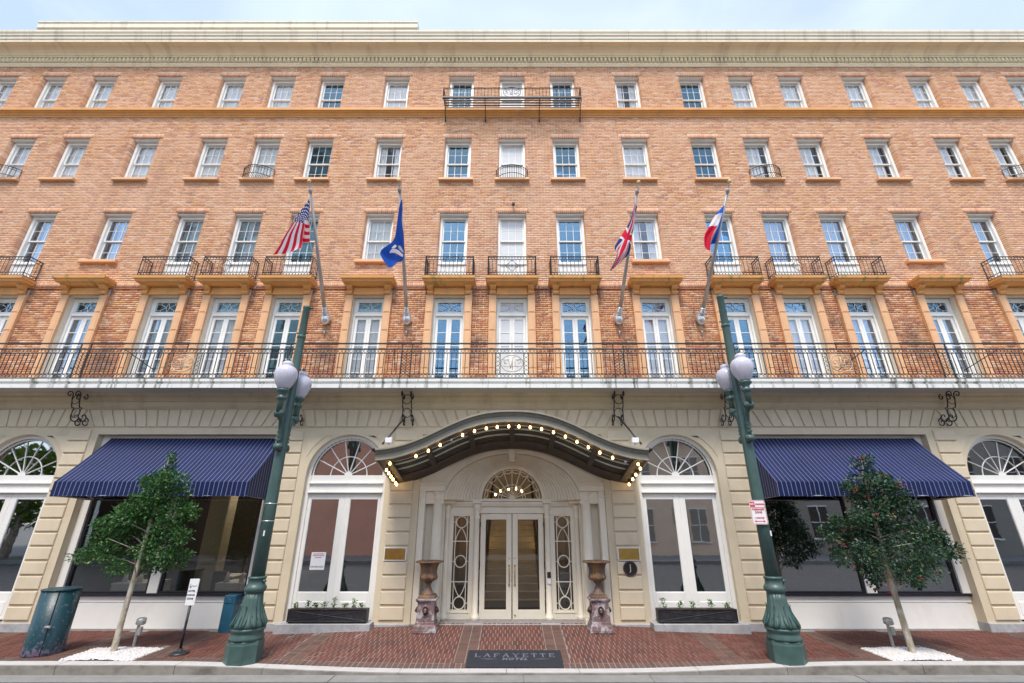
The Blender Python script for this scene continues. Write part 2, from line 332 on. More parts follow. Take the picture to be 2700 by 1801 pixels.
# ================================================================== STRUCTURE: ground, road, pavement
def sstep(a, b, x):
    t = min(1, max(0, (x - a) / (b - a))); return t * t * (3 - 2 * t)
def gz(x, y):                                   # pavement height: ramps down to a dropped kerb at the entrance
    a = sstep(1.6, 6.5, abs(x)); b0 = -.14 * a; c0 = -.285 + .115 * a
    return c0 + (b0 - c0) * (y - 9.84) / (12.06 - 9.84)
ob('ground', MB().box(-400, 400, -400, 400, -1.2, -.6), 'ground', kind='structure')
ob('road', MB().box(-60, 60, -7.2, 9.25, -.8, -.328), 'asphalt', kind='structure')
gut = ob('gutter', MB().box(-60, 60, 9.2, 9.66, -.7, -.345), 'gutter', kind='structure')
x = -18.0; i = 0
while x < 18:
    wd = (2.9, 3.3, 2.2, 3.6)[i % 4]; ob('gutter_slab', MB().box(x + .006, x + wd - .006, 9.21, 9.645, -.6, -.318 - .004 * (i % 2)), 'gutter', gut); x += wd; i += 1
# kerb: stones that follow the dropped kerb
kerb = ob('kerb', MB().box(-60, 60, 9.66, 9.83, -.8, -.36), 'granite', kind='structure')
x = -17.3; i = 0
while x < 17.3:
    wd = (2.1, 1.55, 2.4, 1.9, 1.3)[i % 5]; k = 6; b = MB(); t = MB()
    for j in range(k):
        xa = x + .004 + (wd - .008) * j / k; xb = x + .004 + (wd - .008) * (j + 1) / k
        za, zb = gz(xa, 9.84) - .002, gz(xb, 9.84) - .002
        b.add([(xa, 9.575, -.5), (xb, 9.575, -.5), (xa, 9.575, za - .012), (xb, 9.575, zb - .012), (xa, 9.59, za), (xb, 9.59, zb), (xa, 9.83, za), (xb, 9.83, zb)], [(0, 1, 3, 2), (2, 3, 5, 4)])
        t.add([(xa, 9.59, za), (xb, 9.59, zb), (xa, 9.83, za), (xb, 9.83, zb)], [(0, 1, 3, 2)])
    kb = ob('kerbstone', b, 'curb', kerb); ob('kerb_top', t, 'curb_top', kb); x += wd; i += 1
# mortar bed of the pavement
bed = MB(); xs = [-20 + .5 * i for i in range(81)]
for i in range(80):
    for y0, y1 in ((9.83, 10.9), (10.9, 12.4)):
        xa, xb = xs[i], xs[i + 1]; d = -.007
        bed.add([(xa, y0, gz(xa, y0) + d), (xb, y0, gz(xb, y0) + d), (xb, y1, gz(xb, y1) + d), (xa, y1, gz(xa, y1) + d)], [(0, 1, 2, 3)])
walk = ob('pavement', bed, 'paver_mortar', kind='structure')
BEDS = ((-8.3, -6.93), (6.92, 8.28))
bands = [(.68, 1.09), (3.93, 4.33), (6.5, 6.91), (8.3, 8.72), (11.0, 11.4)]
def zone(x, y):
    for a, b in BEDS:
        if a < x < b and y < 10.68: return None
    if y < 10.06: return 'border'
    for a, b in bands:
        if a <= abs(x) <= b: return 'band'
    for a, b in BEDS:
        if a < x < b and y < 10.9: return 'band'
    return 'red'
pav = []     # (x,y,lx,ly,kind)
nx = int(34 / .105)
for i in range(nx):
    xc = -17 + (i + .5) * .105
    pav.append((xc, 9.945, .097, .21, 'border'))
    for j in range(0, 10):
        yc = 10.165 + .207 * j; xj = xc + (.0525 if j % 2 else 0)
        cut = [(g_ * p_, g_ * q_) if g_ > 0 else (-q_, -p_) for p_, q_ in bands for g_ in (-1, 1)] + ([q_ for q_ in BEDS] if yc < 10.88 else [])
        x0, x1 = xj - .049, xj + .049
        for p_, q_ in cut:
            if p_ - .004 < x1 <= q_ + .1 and x0 < p_: x1 = p_ - .004
            elif x0 < q_ + .004 and x0 >= p_ - .004: x0 = q_ + .004
        if x1 - x0 > .02: pav.append(((x0 + x1) / 2, yc, x1 - x0, .202, 'red'))
for a, b in bands:
    for sg in (-1, 1):
        for j in range(19):
            yc = 10.11 + .1035 * j
            for h in (0, 1):
                w_ = (b - a) / 2; xc = sg * (a + w_ * (h + .5)); pav.append((xc, yc, w_ - .006, .097, 'band'))
for a, b in BEDS:
    for i in range(int((b - a) / .207)):
        for j in (0, 1): pav.append((a + .1 + .207 * i, 10.735 + .104 * j, .2, .097, 'band'))
pav = [p for p in pav if zone(p[0], p[1]) is not None and zone(p[0], p[1]) == p[4]]
pav.sort(key=lambda p: (p[1] - .0) * 1.0 + abs(p[0]) * .05 + (.3 if p[4] == 'border' and abs(p[0]) > 6 else 0))
def paverq(p, dz):
    x, y, lx, ly, k = p; c = .006; z = lambda a, b: gz(a, b) + dz
    x0, x1, y0, y1 = x - lx / 2, x + lx / 2, y - ly / 2, y + ly / 2
    vs = [(x0, y0, z(x0, y0) - .02), (x1, y0, z(x1, y0) - .02), (x1, y1, z(x1, y1) - .02), (x0, y1, z(x0, y1) - .02),
          (x0 + c, y0 + c, z(x0, y0)), (x1 - c, y0 + c, z(x1, y0)), (x1 - c, y1 - c, z(x1, y1)), (x0 + c, y1 - c, z(x0, y1))]
    return vs, [(4, 5, 6, 7), (0, 1, 5, 4), (1, 2, 6, 5), (2, 3, 7, 6), (3, 0, 4, 7)]
rest = {'red': MB(), 'brown': MB()}; shared = {}
for i, p in enumerate(pav):
    dz = rnd.uniform(-.0025, .0025); kind = 'red' if p[4] == 'red' else 'brown'; mt = 'paver' if kind == 'red' else 'paver_brown'
    if i < 300:
        key = (round(p[2], 3), round(p[3], 3), kind)
        if key not in shared:
            b = MB(); lx, ly = p[2] / 2, p[3] / 2; c = .006
            b.add([(-lx, -ly, -.02), (lx, -ly, -.02), (lx, ly, -.02), (-lx, ly, -.02), (-lx + c, -ly + c, 0), (lx - c, -ly + c, 0), (lx - c, ly - c, 0), (-lx + c, ly - c, 0)], [(4, 5, 6, 7), (0, 1, 5, 4), (1, 2, 6, 5), (2, 3, 7, 6), (3, 0, 4, 7)])
            me = b.mesh('paving_brick'); me.materials.append(MATS[mt]); shared[key] = me
        e = .05; sx_ = (gz(p[0] + e, p[1]) - gz(p[0] - e, p[1])) / (2 * e); sy_ = (gz(p[0], p[1] + e) - gz(p[0], p[1] - e)) / (2 * e)
        ob('paving_brick', shared[key], None, walk, (p[0], p[1], gz(p[0], p[1]) + dz), (math.atan(sy_), -math.atan(sx_), 0))
    else: rest[kind].add(*paverq(p, dz))
ob('red_paving', rest['red'], 'paver', walk, kind='stuff'); ob('brown_paving', rest['brown'], 'paver_brown', walk, kind='stuff')
ob('threshold', MB().box(-2.34, 2.34, 12.0, 12.8, -.3, .002), 'granite', walk)

# ================================================================== THE HOTEL
H = thing('hotel_building', 'five-storey orange brick hotel with cream stone ground floor and iron balconies', 'hotel', (0, 12.0, 0))
COLS = [0, 1.85, 4.22, 6.6, 8.42, 10.25, 12.6, 15.0, 16.85, 18.65]
CX = sorted([-c for c in COLS[1:]] + COLS)
YW = 12.05
XE = 20.4
R5, R4, R3 = (15.60, 17.47), (12.62, 14.48), (9.50, 11.37)
BALC3 = {0, 1, 3, 4, 5, 7}; BALC4 = {0, 4, 8}
def ci(c): return COLS.index(abs(c))
holes = []          # (x0,x1,z0,z1) for brickwork
for c in CX:
    k = ci(c)
    holes.append((c - .455, c + .455) + R5); holes.append((c - .455, c + .455) + R4)
    holes.append((c - .455, c + .455, 8.86 if k in BALC3 else R3[0], R3[1]))
    holes.append((c - .665, c + .665, 5.4, 8.64))
lint = [(c - .53, c + .53, t, t + .205) for c in CX for t in (R5[1], R4[1], R3[1])]
strip = [(-XE, XE, 8.645, 8.85)]
# mortar wall with openings (cells of a grid)
mh = [(x0 - .006, x1 + .006, z0, z1) if z0 > 5.5 else (x0 + .205, x1 - .205, z0, 8.40) for x0, x1, z0, z1 in holes]
def wall_cells(X0, X1, Z0, Z1, hs, y, yb):
    xs = sorted({X0, X1} | {h[i] for h in hs for i in (0, 1)}); zs = sorted({Z0, Z1} | {h[i] for h in hs for i in (2, 3)})
    xs = [x for x in xs if X0 <= x <= X1]; zs = [z for z in zs if Z0 <= z <= Z1]
    b = MB()
    for i in range(len(xs) - 1):
        for j in range(len(zs) - 1):
            xm, zm = (xs[i] + xs[i + 1]) / 2, (zs[j] + zs[j + 1]) / 2
            if any(h[0] < xm < h[1] and h[2] < zm < h[3] for h in hs): continue
            x0, x1, z0, z1 = xs[i], xs[i + 1], zs[j], zs[j + 1]
            b.add([(x0, y, z0), (x1, y, z0), (x1, y, z1), (x0, y, z1), (x0, yb, z0), (x1, yb, z0), (x1, yb, z1), (x0, yb, z1)], [(0, 1, 2, 3), (5, 4, 7, 6)])
    for x0, x1, z0, z1 in hs:
        b.add([(x0, y, z0), (x1, y, z0), (x1, y, z1), (x0, y, z1), (x0, yb, z0), (x1, yb, z0), (x1, yb, z1), (x0, yb, z1)], [(0, 4, 5, 1), (1, 5, 6, 2), (2, 6, 7, 3), (3, 7, 4, 0)])
    return b
ob('brick_wall', wall_cells(-XE, XE, 5.4, 18.3, mh, YW + .006, YW + .36), 'mortar', H)
# bricks
def free(x0, x1, zc, blk):
    iv = [(x0, x1, 0, 0)]
    for h in blk:
        if h[2] < zc < h[3]:
            nv = []
            for a, b, la, lb in iv:
                if h[1] <= a or h[0] >= b: nv.append((a, b, la, lb)); continue
                if h[0] > a: nv.append((a, h[0], la, h[4]))
                if h[1] < b: nv.append((h[1], b, h[4], lb))
            iv = nv
    return iv
blk = [h + (1 if h[2] > 5.5 else 0,) for h in holes] + [q + (0,) for q in lint + strip]
low, up = [], []
ch = .0667; r = 0; z = 5.5
while z < 17.95:
    zc = z + ch / 2; hdr = r % 6 == 5; pit = .107 if hdr else .211
    off = (0 if hdr else (r % 2) * pit / 2) + (r * .013) % .02
    for a, b, la, lb in free(-XE, XE, zc, blk):
        k0 = math.floor((a - off) / pit); br_ = [a] + [x for x in ((k0 + i) * pit + off for i in range(int((b - a) / pit) + 3)) if a + .045 < x < b - .045] + [b]
        for x0, x1 in zip(br_, br_[1:]):
            dL = la if x0 == a else 0; dR = lb if x1 == b else 0
            deep = .24 if (dL or dR) else .03; j = rnd.uniform(-.0025, .0025)
            t = (x0 + (0 if dL else .0045), x1 - (0 if dR else .0045), YW + j, YW + deep, z + .0045, z + ch - .0045)
            (low if zc < 8.645 else up).append(t)
    z += ch; r += 1
sold = []
for h in lint:      # soldier courses over the windows
    x = h[0]
    while x < h[1] - .03:
        sold.append((x + .004, x + .063, YW, YW + .24 if h[0] + .08 < x < h[1] - .14 else YW + .03, h[2] - .006, h[3] - .003)); x += .0668
x = -XE
while x < XE:
    if not any(abs(x - c) < .72 for c in CX): sold.append((x + .004, x + .063, YW - .008, YW + .03, 8.655, 8.845))
    x += .0668
low.sort(key=lambda t: t[0] ** 2 * .25 + (t[4] - 5.5) ** 2 * 3)
ub = boxes_mesh('brick', [(-.5, .5, 0, 1, 0, 1)]); ub.materials.append(MATS['brick_low'])
for t in low[:300]: ob('brick', ub, None, H, ((t[0] + t[1]) / 2, t[2], t[4]), (0, 0, 0), (t[1] - t[0], t[3] - t[2], t[5] - t[4]))
ob('brickwork', boxes_mesh('brickwork', low[300:]), 'brick_low', H, kind='stuff')
ob('upper_brickwork', boxes_mesh('upper_brickwork', up), 'brick_up', H, kind='stuff')
ob('soldier_courses', boxes_mesh('soldier_courses', sold), 'brick_soldier', H, kind='stuff')
ob('brick_ledge', MB().box(-XE, XE, YW - .03, YW + .02, 8.618, 8.642), 'brick_low', H)
# shell: roof, ceilings, sides, back
sh = MB(); sh.box(-XE, -XE + .3, YW + .37, 22, -.3, 18.5).box(XE - .3, XE, YW + .37, 22, -.3, 18.5).box(-XE, XE, 22, 22.3, -.3, 18.5)
ob('side_wall', sh, 'mortar', H)
ob('roof', MB().box(-XE, XE, 11.9, 22.3, 18.52, 18.62), 'roof_dark', H)
fl = MB()
for zf in (5.02, 8.48, 11.78, 14.9): fl.box(-XE + .3, XE - .3, YW + .40, 22, zf, zf + .25)
fl.box(-XE + .3, XE - .3, YW + .40, 22, 18.2, 18.4)
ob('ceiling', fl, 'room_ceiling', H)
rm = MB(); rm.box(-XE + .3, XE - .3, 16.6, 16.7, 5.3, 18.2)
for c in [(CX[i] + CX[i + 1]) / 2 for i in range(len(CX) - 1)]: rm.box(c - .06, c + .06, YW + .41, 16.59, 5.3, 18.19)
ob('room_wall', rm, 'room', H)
# cornice and parapet
ob('cornice', MB().extrude([(12.06, 17.95), (12.02, 17.95), (12.02, 17.99), (11.99, 18.02), (11.985, 18.07), (12.052, 18.08), (12.052, 18.335), (11.93, 18.335), (11.92, 18.37), (11.89, 18.38), (11.86, 18.44), (11.78, 18.51), (11.70, 18.535), (11.68, 18.56), (11.56, 18.565), (11.55, 18.545), (11.5, 18.545)], -XE, XE), 'cornice', H)
ob('cornice_fascia', MB().extrude([(11.5, 18.545), (11.495, 18.66), (11.47, 18.67), (11.46, 18.78), (11.43, 18.80), (11.42, 18.86), (11.385, 18.93), (11.38, 19.02), (11.4, 19.03), (12.3, 19.05)], -XE, XE), 'cornice_top', H)
dn = []; x = -XE
while x < XE: dn.append((x, x + .078, 11.945, 12.052, 18.12, 18.32)); x += .15
ob('dentil_course', boxes_mesh('dentil_course', dn), 'cornice', H, kind='stuff')
for i in range(14):       # joints in the fascia
    xj = -18.6 + i * 2.86; ob('fascia_joint', MB().extrude([(11.494, 18.55), (11.491, 18.66), (11.466, 18.668), (11.456, 18.78), (11.426, 18.80), (11.416, 18.86), (11.381, 18.93), (11.376, 19.02)], xj, xj + .012), 'soffit', H)
# terracotta string course under the top floor: moulded blocks
pf = [(12.06, 15.44), (12.03, 15.445), (12.02, 15.49), (11.985, 15.51), (11.97, 15.55), (11.93, 15.565), (11.90, 15.60), (11.86, 15.605), (11.855, 15.70), (11.87, 15.715), (12.2, 15.73)]
sb = MB().extrude(pf, .003, .683, True).mesh('string_course_block'); sb.materials.append(MATS['terracotta'])
for i in range(60): ob('string_course_block', sb, None, H, (-XE + i * .686, 0, 0))
ob('string_course_bed', MB().box(-XE, XE, 12.03, 12.045, 15.46, 15.69), 'mortar', H)

# ------------------------------------------------------------------ sash windows
def frame_mesh(h, name):
    b = MB(); w_ = .455
    b.cbox(-w_, -w_ + .085, 0, .2, 0, h, .012).cbox(w_ - .085, w_, 0, .2, 0, h, .012)
    b.cbox(-w_ + .085, w_ - .085, .004, .2, h - .12, h, .012).box(-w_ + .085, w_ - .085, -.012, .004, h - .135, h - .115)
    b.box(-w_ + .085, w_ - .085, .004, .2, 0, .05).box(-w_ + .002, w_ - .002, -.125, -.0125, h - .04, h - .002)
    return b.mesh(name)
def sash_mesh(w_, h, y0, nx, nz, st=.042, mu=.017, name='sash'):
    b = MB(); y1 = y0 + .038
    b.cbox(-w_, -w_ + st, y0, y1, 0, h, .006).cbox(w_ - st, w_, y0, y1, 0, h, .006)
    b.cbox(-w_ + st, w_ - st, y0 + .001, y1, 0, st, .006).cbox(-w_ + st, w_ - st, y0 + .001, y1, h - st, h, .006)
    iw = 2 * (w_ - st); ih = h - 2 * st
    for i in range(1, nx): x = -w_ + st + iw * i / nx; b.cbox(x - mu / 2, x + mu / 2, y0 + .008, y1 - .004, st, h - st, .005)
    for j in range(1, nz): z_ = st + ih * j / nz; b.cbox(-w_ + st, w_ - st, y0 + .009, y1 - .006, z_ - mu / 2, z_ + mu / 2, .005)
    cells = [(-w_ + st + iw * (i + .5) / nx, st + ih * (j + .5) / nz) for j in range(nz) for i in range(nx)]
    return b.mesh(name), cells, (iw / nx - mu * .4, ih / nz - mu * .4)
def pane_mesh(w_, h): return MB().box(-w_ / 2, w_ / 2, 0, .004, -h / 2, h / 2).mesh('pane')
HT = 1.76
FR = frame_mesh(HT, 'frame'); FR.materials.append(MATS['window_paint'])
ih = HT - .12 - .05; sh_ = ih / 2 + .02
SU, SC, SP = sash_mesh(.37, sh_, 0, 3, 2); SU.materials.append(MATS['window_paint'])
PM = pane_mesh(*SP); PM.materials.append(MATS['glass_up']); PMC = pane_mesh(*SP); PMC.materials.append(MATS['glass_clear']); PM0 = pane_mesh(*SP); PM0.materials.append(MATS['painted_pane'])
BOARD = MB().box(-.37, .37, 0, .02, 0, ih).mesh('blind_board'); BOARD.materials.append(MATS['board_white'])
def curtain_mesh(x0, x1, h, seed, name='curtain'):
    q = random.Random(seed); n = 26; vs = []; ph = q.random() * 6
    for j in (0, 1, 2):
        for i in range(n + 1):
            x = x0 + (x1 - x0) * i / n; y = .012 * math.sin(i * 1.35 + ph + .3 * j) + .006 * math.sin(i * 2.9 + ph * 2)
            vs.append((x + .012 * math.sin(j + i), y, h * j / 2))
    return MB().add(vs, [(j * (n + 1) + i, j * (n + 1) + i + 1, (j + 1) * (n + 1) + i + 1, (j + 1) * (n + 1) + i) for j in range(2) for i in range(n)], True).mesh(name)
CUR = {}
for nm, rg in (('full', (-.38, .38)), ('left', (-.38, -.14)), ('right', (.14, .38)), ('most', (-.38, .12)), ('mostr', (-.1, .38)), ('mid', (-.24, .2))):
    for sd_ in range(2):
        me = curtain_mesh(rg[0], rg[1], ih, sd_ + len(nm)); me.materials.append(MATS['sheer']); CUR[nm, sd_] = me
WPANEL = MB().box(-.37, .37, .03, .08, 0, .60)
for i in range(7): WPANEL.cbox(-.37 + .107 * i, -.37 + .107 * i + .098, .015, .03, .04, .56, .006)
WPANEL.box(-.455, -.37, 0, .2, 0, .64).box(.37, .455, 0, .2, 0, .64).box(-.455, .455, -.03, .15, .6, .645)
WPANEL = WPANEL.mesh('lower_panel'); WPANEL.materials.append(MATS['board_white'])
SILL = MB().cbox(-.57, .57, -.14, .16, 0, .1, .012).mesh('sill'); SILL.materials.append(MATS['terracotta_pale'])
def curt_for(k, c, row):
    q = random.Random(int(c * 100) * 7 + row * 131 + 5).random()
    if k == 0: return []
    if k == 1: return []
    if row == 5: return ['full'] if not (abs(c) == 4.22 * 0 or c in (-6.6, 6.6, 4.22)) else (['left', 'right'] if c == 4.22 else [])
    if row == 4: return {-6.6: [], 6.6: [], -4.22: ['left', 'right'], 4.22: ['full']}.get(c, ['mid'] if c > 0 else ['full'])
    return {-4.22: ['full'], 4.22: ['left', 'right'], -6.6: [], 6.6: []}.get(c, ['mostr'] if c < 0 else ['mid'])
rp = random.Random(3)
for c in CX:
    k = ci(c)
    for row, (z0, z1) in ((5, R5), (4, R4), (3, R3)):
        zb = z1 - HT
        cl_ = curt_for(k, c, row); wn_ = ob('window', None, None, H, (c, YW + .16, zb))
        ob('frame', FR, None, wn_, (c, YW + .16, zb))
        zl, zu = zb + .05, zb + .05 + ih - sh_
        ob('lower_sash', SU, None, wn_, (c, YW + .275, zl)); ob('upper_sash', SU, None, wn_, (c, YW + .23, zu))
        if row == 3 or (row == 4 and k < 2):
            for zz, yy in ((zl, YW + .290), (zu, YW + .245)):
                for cx_, cz_ in SC:
                    ob('pane', PM0 if k == 0 else PMC if cl_ else PM, None, wn_, (c + cx_, yy, zz + cz_), (rp.uniform(-.006, .006), 0, rp.uniform(-.006, .006)))
        else:
            b = MB()
            for zz, yy in ((zl, .130), (zu, .085)):
                for cx_, cz_ in SC:
                    tx, tz = rp.uniform(-.006, .006), rp.uniform(-.006, .006); hw, hh = SP[0] / 2, SP[1] / 2
                    b.add([(cx_ + sx_ * hw, yy + tx * sx_ * hw + tz * sz_ * hh, zz - zb + cz_ + sz_ * hh) for sx_, sz_ in ((-1, -1), (1, -1), (1, 1), (-1, 1))], [(0, 1, 2, 3)])
            ob('panes', b, 'painted_pane' if k == 0 else 'glass_clear' if cl_ else 'glass_up', wn_, (c, YW + .16, zb), kind='stuff')
        if k == 0: ob('blind_board', BOARD, None, wn_, (c, YW + .318, zb + .05))
        for nm in cl_: ob('curtain', CUR[nm, rp.randrange(2)], None, wn_, (c, YW + .332, zb + .05))
        if row == 3 and k in BALC3: ob('lower_panel', WPANEL, None, wn_, (c, YW + .165, 8.96))
        elif row != 5: ob('sill', SILL, None, wn_, (c, YW + .02, z0 - .005))
# ------------------------------------------------------------------ French doors with terracotta surrounds
DF = MB(); dh = 2.82
DF.cbox(-.46, -.40, 0, .16, 0, dh, .01).cbox(.40, .46, 0, .16, 0, dh, .01).cbox(-.40, .40, .003, .16, dh - .08, dh, .01).cbox(-.40, .40, -.012, .16, 2.24, 2.31, .012)
DF.box(-.40, .40, .02, .1, 2.31, 2.38).box(-.40, .40, .02, .1, dh - .13, dh - .08).box(-.40, -.34, .02, .1, 2.38, dh - .13).box(.34, .40, .02, .1, 2.38, dh - .13)
DF = DF.mesh('door_frame'); DF.materials.append(MATS['window_paint'])
LF = MB(); LF.cbox(0, .075, .04, .085, .02, 2.235, .008).cbox(.322, .397, .04, .085, .02, 2.235, .008).cbox(.075, .322, .041, .085, 2.14, 2.235, .008).box(.075, .322, .041, .085, .02, .10)
for j in range(1, 5): LF.cbox(.075, .322, .048, .08, .10 + 2.04 * j / 5 - .011, .10 + 2.04 * j / 5 + .011, .005)
LFm = LF.mesh('door_leaf'); LFm.materials.append(MATS['window_paint'])
DP = pane_mesh(.245, 2.04 / 5 - .01); DP.materials.append(MATS['glass_up']); DPC = pane_mesh(.245, 2.04 / 5 - .01); DPC.materials.append(MATS['glass_clear']); DP0 = pane_mesh(.245, 2.04 / 5 - .01); DP0.materials.append(MATS['painted_pane'])
TP = pane_mesh(.68, .31); TP.materials.append(MATS['glass_up']); TP0 = pane_mesh(.68, .31); TP0.materials.append(MATS['painted_pane'])
TR = MB(); tz = 2.535
for sg in (-1, 1):
    TR.tube([(sg * .05, .05, tz), (0, .05, tz + .155)], .008, 4).tube([(sg * .05, .05, tz), (0, .05, tz - .155)], .008, 4)
    TR.tube([(sg * (.05 + .29 * t), .05, tz + .10 * math.sin(t * PI * .62) + 0) for t in [i / 8 for i in range(9)]], .008, 4)
    TR.tube([(sg * (.05 + .29 * t), .05, tz - .10 * math.sin(t * PI * .62)) for t in [i / 8 for i in range(9)]], .008, 4)
    TR.box(sg * .2 - .007, sg * .2 + .007, .045, .058, tz - .155, tz - .09).box(sg * .2 - .007, sg * .2 + .007, .045, .058, tz + .09, tz + .155)
TR = TR.mesh('transom_tracery'); TR.materials.append(MATS['window_paint'])
DBOARD = MB().box(-.34, .34, .1, .12, 2.38, 2.69).box(-.32, .32, .1, .12, .1, 2.14).mesh('blind_board'); DBOARD.materials.append(MATS['board_white'])
DCUR = {}
for nm, rg in (('full', (-.38, .38)), ('left', (-.38, -.1)), ('right', (.1, .38))):
    me = curtain_mesh(rg[0], rg[1], 2.5, len(nm)); me.materials.append(MATS['sheer']); DCUR[nm] = me
JB = MB().cbox(.463, .678, 0, .22, .003, .563, .008).cbox(.50, .64, -.008, .0, .02, .546, .006).mesh('jamb_block'); JB.materials.append(MATS['terracotta_pale'])
rings = [(8.645, .655, 11.83), (8.66, .665, 11.80), (8.685, .69, 11.76), (8.70, .735, 11.67), (8.755, .742, 11.66), (8.77, .765, 11.61), (8.845, .772, 11.60)]
HD = MB(); vs = []
for z_, hw, yf in rings: vs += [(-hw, YW + .03, z_), (-hw, yf, z_), (hw, yf, z_), (hw, YW + .03, z_)]
HD.add(vs, [(4 * i + j, 4 * i + j + 1, 4 * i + j + 5, 4 * i + j + 4) for i in range(len(rings) - 1) for j in range(3)] + [(3, 2, 1, 0), tuple(4 * (len(rings) - 1) + j for j in range(4))])
HDa = HD.mesh('hood'); HDa.materials.append(MATS['terracotta']); HDb = HD.mesh('hood'); HDb.materials.append(MATS['terracotta_mossy'])
CS = MB(); cp = [(11.97, 8.40), (11.93, 8.405), (11.90, 8.44), (11.90, 8.49), (11.93, 8.52), (11.88, 8.55), (11.82, 8.585), (11.785, 8.645), (11.97, 8.645)]
CS.extrude(cp + [cp[0]], -.085, .085).add([(-.085, y, z_) for y, z_ in cp], [tuple(range(len(cp)))]).add([(.085, y, z_) for y, z_ in cp], [tuple(range(len(cp) - 1, -1, -1))])
CS.box(-.095, .095, 11.80, 11.97, 8.612, 8.643)
CSm = CS.mesh('console'); CSm.materials.append(MATS['terracotta'])
FZ = MB().cbox(-.46, .46, 11.955, 12.1, 8.405, 8.64, .01).box(-.46, .46, 11.935, 11.955, 8.40, 8.43).mesh('frieze_panel'); FZ.materials.append(MATS['terracotta'])
for c in CX:
    k = ci(c)
    dcl = [] if k < 2 or abs(c) == 6.6 else ['full'] if k in (2, 4, 5) else ['left', 'right']
    d = ob('french_door', None, None, H, (c, 12.2, 5.57))
    ob('door_frame', DF, None, d, (c, 12.2, 5.57))
    ob('door_leaf', LFm, None, d, (c + .001, 12.2, 5.57)); ob('door_leaf', LFm, None, d, (c - .398, 12.2, 5.57))
    for o_ in (.1985, -.1995):
        for j in range(5): ob('pane', DP0 if k == 0 else DPC if dcl else DP, None, d, (c + o_, 12.26, 5.57 + .10 + 2.04 * (j + .5) / 5), (rp.uniform(-.007, .007), 0, rp.uniform(-.007, .007)))
    ob('transom_pane', TP0 if k == 0 else TP, None, d, (c, 12.27, 5.57 + tz)); ob('transom_tracery', TR, None, d, (c, 12.2, 5.57))
    if k == 0: ob('blind_board', DBOARD, None, d, (c, 12.2, 5.57))
    for nm in dcl: ob('curtain', DCUR[nm], None, d, (c, 12.335, 5.6))
    s_ = ob('door_surround', None, None, H, (c, 11.97, 5.57))
    for j in range(5):
        ob('jamb_block', JB, None, s_, (c, 11.97, 5.56 + .567 * j)); ob('jamb_block', JB, None, s_, (c - 1.141, 11.97, 5.56 + .567 * j))
    ob('frieze_panel', FZ, None, s_, (c, 0, 0)); ob('hood', HDb if (c > 4 or k in (1, 6)) else HDa, None, s_, (c, 0, 0))
    for sg in (-1, 1): ob('console', CSm, None, s_, (c + sg * .56, 0, 0))
# ------------------------------------------------------------------ small iron balconies
def ringband(b, x0, x1, y, z0, z1, ax='x', r=.006):
    n = max(2, round(abs(x1 - x0) / (z1 - z0))); p = (x1 - x0) / n
    for i in range(n):
        cx_ = x0 + p * (i + .5); rr = (z1 - z0) / 2
        b.tube([((cx_ + rr * .92 * math.cos(q), y, (z0 + z1) / 2 + rr * .92 * math.sin(q)) if ax == 'x' else (y, cx_ + rr * .92 * math.cos(q), (z0 + z1) / 2 + rr * .92 * math.sin(q))) for q in [2 * PI * t / 10 for t in range(10)]], r, 3, True)
def rail(b, a, c, t=.012): b.tube([a, c], t, 4)
B3 = MB(); B3b = MB(); yf = 11.66; hw = .70; zb_, zt_ = 8.88, 9.50
for z_ in (zb_, zb_ + .1, zt_ - .1, zt_):
    t = .016 if z_ in (zb_, zt_) else .009
    rail(B3, (-hw, yf, z_), (hw, yf, z_), t); rail(B3, (-hw, yf, z_), (-hw, 12.06, z_), t); rail(B3, (hw, yf, z_), (hw, 12.06, z_), t)
for sx_ in (-hw, hw): rail(B3, (sx_, yf, zb_ - .03), (sx_, yf, zt_ + .02), .017); rail(B3, (sx_, 12.03, zb_), (sx_, 12.03, zt_), .013)
for z_ in (zb_, zt_ - .1):
    ringband(B3, -hw, hw, yf, z_ + .005, z_ + .095)
    for sx_ in (-hw, hw): ringband(B3, yf, 12.04, sx_, z_ + .005, z_ + .095, 'y')
for i in range(1, 12): rail(B3b, (-hw + 1.4 * i / 12, yf, zb_ + .1), (-hw + 1.4 * i / 12, yf, zt_ - .1), .0075)
for sx_ in (-hw, hw):
    for i in range(1, 4): rail(B3b, (sx_, yf + .37 * i / 4, zb_ + .1), (sx_, yf + .37 * i / 4, zt_ - .1), .0075)
for i in range(5): rail(B3b, (-hw + .02, yf + .04 + .08 * i, zb_ - .01), (hw - .02, yf + .04 + .08 * i, zb_ - .01), .012)
MOT = MB(); MOT.tube([(.15 * math.cos(q) * (1 + .22 * math.cos(4 * q)), yf - .01, (zb_ + zt_) / 2 + .15 * math.sin(q) * (1 + .22 * math.cos(4 * q))) for q in [2 * PI * t / 32 for t in range(32)]], .009, 4, True)
B3, B3b, MOT = B3.mesh('railing'), B3b.mesh('balusters'), MOT.mesh('iron_motif')
for me in (B3, B3b, MOT): me.materials.append(MATS['iron'])
for c in CX:
    if ci(c) in BALC3 and abs(c) < 16:
        bb = ob('window_balcony', None, None, H, (c, 12.05, 8.88)); ob('railing', B3, None, bb, (c, 0, 0)); ob('balusters', B3b, None, bb, (c, 0, 0))
        if ci(c) in (0, 4): ob('iron_motif', MOT, None, bb, (c, 0, 0))
B4 = MB(); nb = 14
def bow(t, z_): a = -.5 + t; return (a * 1.04, 12.04 - .30 * math.cos(a * PI) ** .7 if abs(a) < .5 else 12.04, z_)
for z_, t_ in ((13.06, .014), (12.73, .012), (12.98, .007)): B4.tube([bow(i / 20, z_) for i in range(21)], t_, 4)
for i in range(nb + 1): p = bow(i / nb, 0); rail(B4, (p[0], p[1], 12.73), (p[0], p[1], 13.06), .008)
